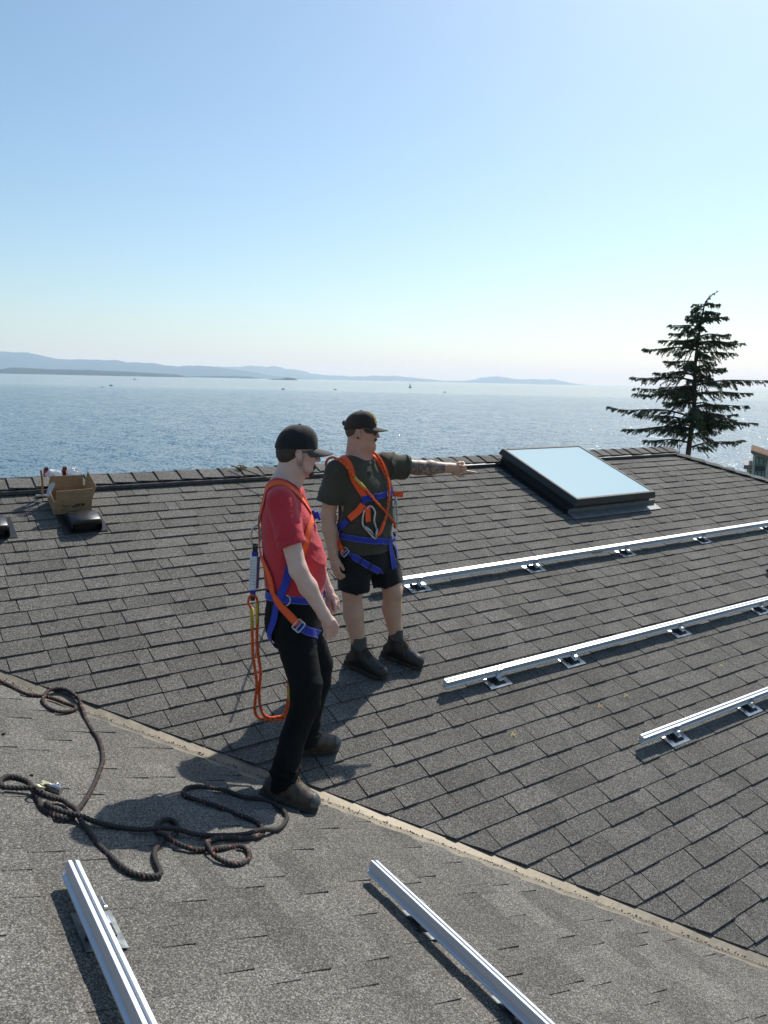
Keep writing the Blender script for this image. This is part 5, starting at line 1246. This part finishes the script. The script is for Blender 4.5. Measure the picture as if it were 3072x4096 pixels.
H = Body(); H.ell(gg(-.014,0,.032), (.1005,.0795,.090), GR, .02); H.ell(gg(-.055,0,-.010), (.050,.064,.045), GR, .03); H.plane(gg(.004,0,0), GR[:,0]*.95 + GR[:,2]*.25); H.plane(gg(-.05,0,-.038), -GR[:,2] + GR[:,0]*.45)
for s_ in (-1, 1): H.ell(gg(.012,s_*.09,-.012), (.036,.03,.046), GR, .004, -1)
H.ell(gg(-.122,0,.048), (.016,.022,.020), GR, .008); H.disp(folds(4, .0015, 900, [GR[:,1], GR[:,0]])); organic('hair', H, .004, M['hairb'], grn)
H = Body(); H.rc(gg(.091,-.020,-.056), gg(.097,0,-.048), .0055, .0075, .004); H.rc(gg(.091,.020,-.056), gg(.097,0,-.048), .0055, .0075, .004); organic('moustache', H, .003, M['hairb'], grn)
for s_ in (-1, 1):
    b = MB(); p_ = gg(-.006, s_*.090, -.037); q_ = GR[:,1]*s_; b.tube([p_ - q_*.006, p_ + q_*.003], .0058, 12); b.build('ear_plug', M['keeper'], grn, smooth='auto')
cap(grn, gg, GR, M['browncap'], M['brimb'], tall=-.004, brim_curve=.020, patch=True, length=.080)
sunglasses(grn, gg, GR, M['lensm'], M['framew'], True)
S = Body(); S.loft(gsec(.004)[:-1] + [((-.182,0,1.872), .118, .088)], W2, D2, .04)
S.rc((-.22,-.06,1.845), gsR + A3(.012,0,-.012), .060, .072, .05); S.rc((-.13,.06,1.855), gsL + A3(-.01,0,-.012), .060, .072, .05)
ghm = gsR*.30 + geR*.70 + A3(-.004,0,0); glm = gsL*.34 + geL*.66; S.rc(gsR, ghm, .074, .082, .03); S.rc(gsL, glm, .074, .070, .03); S.rc(gsL + A3(.03,.01,-.05), glm + A3(0,0,-.020), .06, .058, .03)
S.disp(folds(31, .016, 50, [A3(.3,.2,1), A3(-.6,.1,1)], lambda p: np.clip((1.62-p[:,2])/.3, .1, 1).astype(np.float32)))
S.disp(folds(33, .022, 70, [unit(geL-gsL) + A3(.1,0,-.25)], lambda p: np.clip((p[:,0]+.06)/.10, 0, 1)*np.clip((p[:,2]-1.70)/.08, 0, 1)))
S.disp(folds(35, .011, 46, [A3(1,-.4,.25)], lambda p: np.clip((p[:,2]-1.45)/.2, 0, 1)))
sleeve_cut(S, ghm, unit(geR-gsR), .10); sleeve_cut(S, glm, unit(geL-gsL + A3(0,0,-.02)), .11)
S.plane((0,0,1.262), (.04,0,-1)); 
S.add(lambda p: np.linalg.norm((p-A3(-.172,0,1.925))/A3(.098,.094,.062), axis=1)*.05-.05, A3(-.29,-.1,1.85), A3(-.06,.1,2.0), .006, -1)
shirt_g = organic('t_shirt', S, .0052, M['olive'], grn)
T = Body(); T.loft([((-.118,0,1.315), .184, .150), ((-.116,0,1.20), .190, .152), ((-.112,0,1.13), .178, .142)], W2, D2, .04)
hmR, hmL = A3(-.192,-.100,.97), A3(.040,.045,1.0)
T.rc(ghR + A3(0,0,-.06), hmR, .118, .105, .04); T.rc(ghL + A3(.01,0,-.05), hmL, .118, .100, .04)
T.disp(folds(41, .012, 48, [A3(.9,.5,.35), A3(.5,-.8,.3)], lambda p: np.clip((1.27-p[:,2])/.12, 0, 1).astype(np.float32)))
sleeve_cut(T, hmR + A3(0,0,.035), A3(-.08,0,-1), .16, .2); sleeve_cut(T, hmL + A3(0,0,.018), A3(.24,0,-1), .15, .2)
shorts_g = organic('shorts', T, .0055, M['shorts'], grn)
for o_, f_, an in gb:
    boot(grn, M['bootbk'], o_, f_, n2, M['laceb'], None, shaft=.168)
    K = Body(); a0 = o_ + n2*.11 - f_*.012; a1 = an + A3(0,0,.075); K.rc(a0, a1, .054, .050, .01); K.plane(a1, (0,0,1)); K.disp(folds(7, .004, 210, [A3(0,0,1)])); organic('sock', K, .0045, M['sock'], grn)
# ------------------------------------------------------------------ harnesses and lanyards
def person_bvh(root, names):
    V = []; F = []
    for ch in root.children:
        if ch.type == 'MESH' and ch.name.split('.')[0] in names:
            k = len(V); V += [v.co.copy() for v in ch.data.vertices]; F += [tuple(i+k for i in p.vertices) for p in ch.data.polygons]
    return BVHTree.FromPolygons(V, F)
def on_body(tree, pts, off, step=.012, relax=3, stretch=True):
    """even points along a webbing path laid on the cloth, with outward normals"""
    q = spline(pts, step); Pn = []; Nn = []
    for p in q:
        h, n, _, _ = tree.find_nearest(Vector(p)); d = Vector(p) - h
        Pn.append(np.array(h)); Nn.append(np.array(n))
    Pn, Nn = np.array(Pn), np.array(Nn)
    for _ in range(relax): Nn[1:-1] = (Nn[:-2] + 2*Nn[1:-1] + Nn[2:])/4
    Nn /= np.linalg.norm(Nn, axis=1)[:, None]; raw = Pn + Nn*off
    sm = raw.copy()
    for _ in range(relax*2): sm[1:-1] = (sm[:-2] + 2*sm[1:-1] + sm[2:])/4
    push = np.maximum(0, ((raw - sm)*Nn).sum(1))         # taut webbing bridges hollows but never sinks in
    return sm + Nn*push[:, None], Nn
def ribbon(name, Pn, Nn, wdt, material, parent, thick=.0028):
    n = len(Pn); T = np.gradient(Pn, axis=0); T /= np.linalg.norm(T, axis=1)[:, None]; S_ = np.cross(T, Nn); S_ /= np.linalg.norm(S_, axis=1)[:, None]; U = np.cross(S_, T)
    V = []
    for i in range(n):
        for a, b in ((-.5, 0), (-.5, 1), (0, 1.15), (.5, 1), (.5, 0)): V.append(Pn[i] + S_[i]*a*wdt + U[i]*b*thick*(1 if np.dot(U[i], Nn[i]) > 0 else -1))
    F = []
    for i in range(n-1):
        for k in range(5): F.append((i*5+k, i*5+(k+1)%5, (i+1)*5+(k+1)%5, (i+1)*5+k))
    F += [tuple(range(5)), tuple(range((n-1)*5, n*5))[::-1]]
    o = mesh(name, V, F, material, parent); bm = bmesh.new(); bm.from_mesh(o.data); bmesh.ops.recalc_face_normals(bm, faces=bm.faces); bm.to_mesh(o.data); bm.free()
    return o, S_
def strap(tree, parent, name, pts, wdt, material, off=.004, edge=None):
    Pn, Nn = on_body(tree, pts, off); o, S_ = ribbon(name, Pn, Nn, wdt, material, parent)
    if edge:
        b = MB()
        for s_ in (-.42, .42): b.tube(Pn + S_*s_*wdt + Nn*.0032, .0006, 4)
        e = b.build('stitching', edge, o); e['kind'] = 'stuff'
    return o, Pn, Nn
def frame_at(tree, p, t, off=.008):
    h, n, _, _ = tree.find_nearest(Vector(p)); n = unit(np.array(n)); t = unit(np.asarray(t) - n*np.dot(t, n)); return np.array(h) + n*off, t, np.cross(n, t), n
def buckle(parent, fr_, L_, w, bar=True, r=.0042, name='buckle', material=None):
    o, t, s_, n = fr_; g_ = lambda a, b, c=0: o + t*a + s_*b + n*c
    pts = []
    for cx, cy, a0 in ((L_/2-.008, w/2-.008, 0), (-L_/2+.008, w/2-.008, 90), (-L_/2+.008, -w/2+.008, 180), (L_/2-.008, -w/2+.008, 270)):
        for k in range(5):
            a = R(a0 + 90*k/4); pts.append(g_(cx + .008*math.cos(a), cy + .008*math.sin(a)))
    b = MB(); b.tube(pts, r, 8, close=True)
    if bar: b.tube([g_(0, -w/2, 0), g_(0, w/2, 0)], r*.8, 8)
    return b.build(name, material or M['forged'], parent, smooth=True)
def keeper(parent, tree, p, t, w):
    o, t, s_, n = frame_at(tree, p, t, .006); b = MB(); b.add([o + t*a + s_*c + n*d for d in (-.004, .005) for a, c in ((-.007,-w/2),(.007,-w/2),(.007,w/2),(-.007,w/2))], [(3,2,1,0),(4,5,6,7),(0,1,5,4),(1,2,6,5),(2,3,7,6),(3,0,4,7)])
    return b.build('keeper', M['keeper'], parent, bevel=.001)
def xbox(parent, tree, p, t, L_=.034, w=.028):
    o, t, s_, n = frame_at(tree, p, t, .0085); q = [o + t*a*L_/2 + s_*c*w/2 for a, c in ((-1,-1),(1,-1),(1,1),(-1,1))]; b = MB()
    for a, c in ((0,1),(1,2),(2,3),(3,0),(0,2),(1,3)): b.tube([q[a], q[c]], .0009, 4)
    e = b.build('stitched_box', M['wstitch'], parent); e['kind'] = 'stuff'

# red shirt
tr = person_bvh(red, ('t_shirt', 'trousers'))
hz_ = bpy.data.objects.new('harness', None); hz_.empty_display_size = .05; link(hz_, red)
OR, BL = M['worange'], M['wblue']; WB = .042
strap(tr, hz_, 'shoulder_strap', [(-.204,-.02,1.66),(-.203,-.05,1.70),(-.197,-.075,1.756),(-.185,-.095,1.80),(-.148,-.114,1.852),(-.106,-.134,1.873),(-.07,-.136,1.871),(-.036,-.125,1.848),(-.009,-.096,1.819),(.017,-.062,1.784),(.042,-.040,1.735),(.056,-.022,1.705)], WB, OR, edge=M['dstitch'])
strap(tr, hz_, 'shoulder_strap', [(-.204,.02,1.66),(-.203,.05,1.70),(-.185,.09,1.80),(-.148,.125,1.85),(-.106,.14,1.87),(-.06,.135,1.862),(-.01,.10,1.815),(.03,.06,1.75),(.052,.03,1.705)], WB, OR)
strap(tr, hz_, 'chest_side_strap', [(.062,-.030,1.69),(.060,-.07,1.685),(.053,-.123,1.661),(.048,-.147,1.619),(.044,-.161,1.588),(.028,-.168,1.533),(-.020,-.180,1.475)], WB, OR, edge=M['dstitch'])
strap(tr, hz_, 'hip_strap', [(-.205,-.012,1.66),(-.204,-.02,1.60),(-.199,-.03,1.54),(-.190,-.05,1.505),(-.177,-.075,1.48),(-.157,-.106,1.449),(-.139,-.126,1.416),(-.124,-.137,1.362),(-.105,-.136,1.294),(-.079,-.156,1.258),(-.044,-.172,1.223),(-.010,-.183,1.186),(.006,-.186,1.167)], .040, OR, .012, edge=M['dstitch'])
strap(tr, hz_, 'waist_belt', [(-.02,.17,1.285),(-.12,.12,1.28),(-.175,.03,1.276),(-.173,-.03,1.276),(-.124,-.119,1.284),(-.063,-.159,1.290),(.004,-.165,1.288),(.064,-.134,1.275),(.11,-.05,1.262),(.12,.04,1.255)], .040, BL, .006, edge=M['wstitch'])
strap(tr, hz_, 'side_strap', [(-.026,-.18,1.478),(-.032,-.18,1.465),(-.044,-.177,1.431),(-.051,-.173,1.388),(-.068,-.167,1.338),(-.08,-.152,1.293),(-.10,-.144,1.254),(-.104,-.147,1.216),(-.110,-.155,1.172),(-.118,-.14,1.125),(-.122,-.115,1.08),(-.110,-.08,1.04),(-.085,-.05,1.01)], .040, BL, .010)
strap(tr, hz_, 'leg_strap', [(.006,-.186,1.165),(.029,-.182,1.145),(.07,-.159,1.118),(.10,-.10,1.09),(.118,-.04,1.055),(.10,.02,1.0)], .046, BL, .004, edge=M['wstitch'])
strap(tr, hz_, 'leg_strap', [(.125,.0,1.30),(.128,.01,1.25),(.124,.03,1.20),(.13,.07,1.14)], .042, BL, .006)
buckle(hz_, frame_at(tr, (.010,-.186,1.160), (.55,.1,-.55), .012), .045, .055)
fr_ = frame_at(tr, (-.050,-.165,1.288), (0,0,1), .016); b = MB(); a_ = np.linspace(-1.5, 1.5, 18)
b.tube([fr_[0] + fr_[1]*.026*math.sin(x)*-1 + unit(A3(1,0,0))*(.022*math.cos(x)) for x in a_], .0036, 8); b.build('d_ring', M['forged'], hz_, smooth=True)
xbox(hz_, tr, (-.047,-.175,1.405), (-.15,0,-1)); xbox(hz_, tr, (-.104,-.15,1.20), (0,0,-1))
for dx, dz in ((0, 0), (.016, -.012)):
    o, t, s_, n = frame_at(tr, (.062+dx*.3,-.018,1.697+dz), (0,0,-1), .012+dx); b = MB(); b.add([o + t*a + s_*c + n*d for d in (-.006, .010) for a, c in ((-.024,-.011),(.024,-.011),(.024,.011),(-.024,.011))], [(3,2,1,0),(4,5,6,7),(0,1,5,4),(1,2,6,5),(2,3,7,6),(3,0,4,7)]); b.build('chest_buckle', BL, hz_, bevel=.004, seg=2)
buckle(hz_, frame_at(tr, (.075,.0,1.688), (0,0,-1), .03), .040, .018, False, .0032, 'carabiner')
buckle(hz_, frame_at(tr, (-.206,-.005,1.665), (0,0,-1), .012), .05, .05, True, .0036, 'dorsal_ring')
# fall arrest lanyard hanging behind him
ly = thing('lanyard', 'orange rope lanyard with white shock absorber hanging behind the red shirted man', 'lanyard', red.location, qn)
def ringpath(pts): return spline(pts + [pts[0]], .006)[:-1]
b = MB(); b.tube(ringpath([(-.214,-.02,1.640),(-.228,-.028,1.637),(-.245,-.03,1.620),(-.251,-.03,1.585),(-.249,-.03,1.550),(-.238,-.03,1.534),(-.212,-.03,1.545),(-.205,-.028,1.60)]), .0052, 8, close=True); b.build('carabiner', M['forged'], ly, smooth=True)
Ly_ = -.03
def lax(z): return -.233 + (1.487-z)*-.052
def lbox(name, x0, x1, y0, y1, z0, z1, m_, bev=.004):
    b = MB(); V = []
    for z in (z0, z1):
        for x, y in ((x0,y0),(x1,y0),(x1,y1),(x0,y1)): V.append((lax(z)+x, Ly_+y, z))
    b.add(V, [(3,2,1,0),(4,5,6,7),(0,1,5,4),(1,2,6,5),(2,3,7,6),(3,0,4,7)]); return b.build(name, m_, ly, bevel=bev, seg=2)
lbox('webbing_link', -.012, .014, -.005, .005, 1.495, 1.545, M['keeper'], .002); lbox('webbing_sleeve', -.015, .017, -.008, .008, 1.478, 1.500, M['wblue'], .003)
pk = lbox('shock_absorber', -.022, .016, -.016, .010, 1.300, 1.480, M['packw']); lbox('absorber_back', -.012, .026, -.004, .020, 1.305, 1.475, M['packp'])
b = MB(); rs = random.Random(12)
for k in range(9):
    z = 1.455 - k*.0155
    for c in range(2):
        x0 = lax(z) - .016 + c*.015; x1 = x0 + rs.uniform(.004,.011); b.add([(x0, Ly_-.0166, z), (x1, Ly_-.0166, z), (x1, Ly_-.0166, z+.0024), (x0, Ly_-.0166, z+.0024)], [(0,1,2,3)])
e = b.build('label_print', M['ink'], ly); e['kind'] = 'stuff'
lbox('webbing_end', -.014, .014, -.007, .007, 1.272, 1.302, M['wblue'], .003); lbox('webbing_loop', -.012, .012, -.006, .006, 1.240, 1.274, M['keeper'], .003)
rope('eye_loop', [(-.250,-.025,1.188),(-.268,-.030,1.230),(-.260,-.034,1.262),(-.243,-.036,1.272),(-.226,-.032,1.258),(-.222,-.020,1.225)], .0066, M['orope'], ly, 2, .1, .03, 'spiral', 10)
def sleeve(p0, p1): V, F = sweep([p0, (np.array(p0)+np.array(p1))/2, p1], [.0105,.0100,.0090], 10); return mesh('yellow_sleeve', V, F, M['yellow'], ly, True)
sleeve((-.252,-.025,1.198), (-.250,-.025,1.085)); sleeve((-.223,-.020,1.230), (-.224,-.020,1.110))
rope('lanyard_leg', [(-.251,-.025,1.12),(-.249,-.025,1.024),(-.247,-.025,.941),(-.235,-.020,.843),(-.229,-.020,.762),(-.239,-.020,.673),(-.239,-.010,.607),(-.208,.0,.570),(-.172,.020,.559),(-.135,.040,.548),(-.098,.060,.551),(-.072,.090,.614),(-.067,.100,.712),(-.064,.100,.813),(-.050,.070,.939),(-.06,.04,1.05)], .0082, M['orope'], ly, 2, .1, .03, 'spiral', 10)
rope('lanyard_leg', [(-.223,-.020,1.132),(-.227,-.020,1.024),(-.221,-.020,.944),(-.210,-.010,.840),(-.217,-.010,.744),(-.215,-.010,.662),(-.201,.0,.603),(-.172,.020,.571),(-.130,.050,.561),(-.093,.070,.570),(-.078,.100,.639),(-.075,.110,.729),(-.073,.110,.795),(-.058,.080,.907),(-.065,.045,1.02)], .0082, M['orope'], ly, 2, .1, .03, 'spiral', 10)
sleeve((-.072,.094,.643), (-.068,.104,.735))

# olive shirt
tg = person_bvh(grn, ('t_shirt', 'shorts'))
hg = bpy.data.objects.new('harness', None); hg.empty_display_size = .05; link(hg, grn)
strap(tg, hg, 'shoulder_strap', [(-.33,.02,1.72),(-.335,.0,1.80),(-.315,-.03,1.86),(-.283,-.075,1.886),(-.232,-.140,1.835),(-.192,-.166,1.743),(-.138,-.174,1.666),(-.128,-.175,1.645)], .044, OR, edge=M['dstitch'])
strap(tg, hg, 'shoulder_strap', [(-.14,.13,1.80),(-.10,.09,1.875),(-.078,.04,1.895),(-.055,.015,1.89),(-.034,.020,1.86),(.008,.033,1.764),(.038,.05,1.70),(.046,.04,1.67)], .044, OR, edge=M['dstitch'])
strap(tg, hg, 'chest_strap', [(-.137,-.178,1.632),(-.108,-.166,1.635),(-.06,-.138,1.641),(.003,-.073,1.648),(.040,-.01,1.656),(.052,.04,1.662)], .040, BL, .006, edge=M['wstitch'])
strap(tg, hg, 'chest_side_strap', [(-.140,-.178,1.60),(-.16,-.183,1.560),(-.193,-.18,1.529),(-.221,-.17,1.495)], .044, OR, .012)
strap(tg, hg, 'side_strap', [(-.221,-.17,1.497),(-.261,-.142,1.453),(-.296,-.100,1.413),(-.305,-.06,1.385)], .042, BL, .007)
strap(tg, hg, 'waist_belt', [(-.24,.13,1.39),(-.30,.0,1.388),(-.300,-.08,1.38),(-.275,-.130,1.376),(-.186,-.183,1.374),(-.108,-.183,1.362),(-.03,-.139,1.348),(.046,-.038,1.345),(.062,.04,1.345),(.03,.12,1.35)], .042, BL, .008, edge=M['wstitch'])
strap(tg, hg, 'hip_strap', [(-.318,-.06,1.50),(-.314,-.085,1.45),(-.306,-.10,1.385),(-.290,-.118,1.32),(-.259,-.140,1.286),(-.246,-.152,1.276)], .036, OR, .016)
strap(tg, hg, 'leg_strap', [(-.240,-.155,1.276),(-.225,-.165,1.267),(-.161,-.182,1.235),(-.106,-.169,1.197),(-.05,-.137,1.161),(-.012,-.075,1.125)], .044, BL, .006, edge=M['wstitch'])
strap(tg, hg, 'leg_strap', [(.029,-.075,1.352),(.045,-.045,1.29),(.055,-.03,1.22),(.072,-.027,1.14)], .046, BL, .010, edge=M['wstitch'])
strap(tg, hg, 'leg_strap', [(.068,.05,1.33),(.078,.055,1.27),(.088,.06,1.20)], .036, BL, .008)
Pn = spline([(-.106,-.188,1.585),(-.104,-.192,1.55),(-.101,-.192,1.487)], .01); ribbon('strap_tail', Pn, np.repeat([[.5,-.85,0]], len(Pn), 0), .036, OR, hg)
Pn = spline([(.055,.04,1.640),(.085,.045,1.636),(.125,.05,1.632)], .01); ribbon('strap_tail', Pn, np.repeat([[.4,-.9,.1]], len(Pn), 0), .036, OR, hg)
buckle(hg, frame_at(tg, (-.243,-.156,1.273), (.7,.1,-.55), .014), .042, .054)
buckle(hg, frame_at(tg, (-.292,-.10,1.378), (0,0,1), .018), .058, .026, False, .0036, 'd_ring')
buckle(hg, frame_at(tg, (.012,-.06,1.64), (.1,0,1), .016), .050, .018, False, .0034, 'carabiner')
o, t, s_, n = frame_at(tg, (-.135,-.178,1.628), (0,0,1), .010); b = MB(); b.add([o + t*a + s_*c + n*d for d in (-.004, .010) for a, c in ((-.026,-.012),(.026,-.012),(.026,.012),(-.026,.012))], [(3,2,1,0),(4,5,6,7),(0,1,5,4),(1,2,6,5),(2,3,7,6),(3,0,4,7)]); b.build('chest_buckle', BL, hg, bevel=.004, seg=2)
o, t, s_, n = frame_at(tg, (-.222,-.172,1.492), (-.7,0,-.7), .014); b = MB(); b.add([o + t*a + s_*c + n*d for d in (-.005, .005) for a, c in ((-.010,-.026),(.010,-.026),(.010,.026),(-.010,.026))], [(3,2,1,0),(4,5,6,7),(0,1,5,4),(1,2,6,5),(2,3,7,6),(3,0,4,7)]); b.build('adjuster', M['keeper'], hg, bevel=.003, seg=2)
for p_, t_, w_2 in (((-.058,-.137,1.642), (1,.8,0), .046), ((-.145,-.180,1.225), (.8,.2,-.5), .050), ((-.088,-.160,1.185), (.8,.3,-.5), .050)): keeper(hg, tg, p_, t_, w_2)
xbox(hg, tg, (-.243,-.155,1.473), (-.6,.4,-.6)); xbox(hg, tg, (-.215,-.170,1.377), (1,-.5,0), .022, .026)
# badge on the shirt
o, t, s_, n = frame_at(tg, (-.10,-.097,1.791), (0,0,1), .002); b = MB(); b.tube([o + t*.017*math.cos(x) + s_*.017*math.sin(x) for x in np.linspace(0, 2*math.pi, 21)[:-1]], .0016, 5, close=True); b.tube([o - s_*.010 - t*.006, o + s_*.002 + t*.008, o + s_*.010 - t*.004], .0014, 5)
b.build('chest_emblem', M['keeper'], grn)
lg = thing('lanyard', 'orange twin rope lanyard with large steel hook across the olive shirt', 'lanyard', grn.location, qn)
def off_body(pts, off): Pn, Nn = on_body(tg, pts, off, .02, 2); return Pn
ra = off_body([(-.36,-.02,1.76),(-.372,-.07,1.82),(-.362,-.11,1.862),(-.318,-.150,1.872),(-.269,-.165,1.842),(-.211,-.165,1.782),(-.171,-.168,1.740),(-.122,-.168,1.686),(-.051,-.145,1.596),(.008,-.10,1.530),(.045,-.04,1.455),(.060,-.01,1.42)], .020)
rope('lanyard_leg', ra, .0085, M['orope'], lg, 2, .1, .03, 'spiral', 10)
k0 = int(len(ra)*.42); k1_ = int(len(ra)*.56); V, F = sweep(ra[k0:k1_], .0108, 10); mesh('yellow_sleeve', V, F, M['yellow'], lg, True)
rb_ = off_body([(-.049,-.156,1.392),(-.019,-.132,1.456),(.003,-.10,1.541),(.011,-.068,1.635),(.009,-.03,1.71),(-.018,.012,1.805),(-.048,.022,1.868),(-.075,.02,1.90),(-.10,.06,1.89)], .024)
rope('lanyard_leg', rb_, .0085, M['orope'], lg, 2, .1, .03, 'spiral', 10)
V, F = sweep(rb_[:max(4, len(rb_)//5)], .0115, 10); mesh('eye_sleeve', V, F, M['worange'], lg, True)
hk = [(-.12,-.176,1.569),(-.135,-.181,1.554),(-.145,-.183,1.495),(-.139,-.183,1.459),(-.109,-.177,1.423),(-.077,-.17,1.386),(-.058,-.164,1.376),(-.051,-.154,1.419),(-.070,-.167,1.489),(-.066,-.160,1.543),(-.082,-.165,1.578),(-.104,-.171,1.588)]
hk = [np.array(q) + np.array([.5,-.85,0])*.016 for q in hk]; hp_ = spline(hk + [hk[0]], .006)[:-1]
b = MB(); b.tube(hp_, .0068, 8, close=True); ho = b.build('snap_hook', M['forged'], lg, smooth=True)
b = MB(); b.tube([hk[3] + A3(.010,0,-.002), hk[4] + A3(.012,0,.008), hk[5] + A3(.006,0,.012)], [.0085,.0085,.006], 8); b.tube([hk[6], hk[7] + A3(0,-.002,.02)], .0095, 8); b.build('hook_gate', M['forged'], ho, smooth=True)
hs = [(.064,.035,1.625),(.072,.03,1.58),(.076,.03,1.50),(.078,.028,1.43),(.066,.022,1.41),(.060,.024,1.46),(.058,.03,1.55)]
b = MB(); b.tube(spline([np.array(q) + A3(.012,-.02,0) for q in hs] + [np.array(hs[0]) + A3(.012,-.02,0)], .006)[:-1], .0055, 8, close=True); b.build('snap_hook', M['forged'], lg, smooth=True)

# ribbed collars and sleeve hems
def hem_ring(tree, parent, name, c, ax, ra, rb, wdt, material, off=.0012, tilt=None):
    c = A3(*c); ax = unit(ax); u = unit(np.cross(ax, A3(0,1,0.01))); v = np.cross(ax, u)
    pts = [c + u*ra*math.cos(t) + v*rb*math.sin(t) for t in np.linspace(0, 2*math.pi, 25)]
    Pn, Nn = on_body(tree, pts, off, .010, 2); ribbon(name, Pn, Nn, wdt, material, parent, .0018)
tr2 = person_bvh(red, ('t_shirt',)); tg2 = person_bvh(grn, ('t_shirt',))
hem_ring(tr2, red, 'sleeve_hem', hemR - axR*.014, axR, .078, .078, .020, M['redshirt']); hem_ring(tr2, red, 'collar', (-.074,0,1.874), (.40,0,.92), .090, .084, .016, M['redshirt'])
hem_ring(tg2, grn, 'sleeve_hem', ghm - unit(geR-gsR)*.014, unit(geR-gsR), .088, .088, .020, M['olive']); hem_ring(tg2, grn, 'sleeve_hem', glm - unit(geL-gsL)*.014, unit(geL-gsL), .078, .078, .020, M['olive'])
hem_ring(tg2, grn, 'collar', (-.170,0,1.888), (.30,-.15,.94), .100, .094, .018, M['olive'])
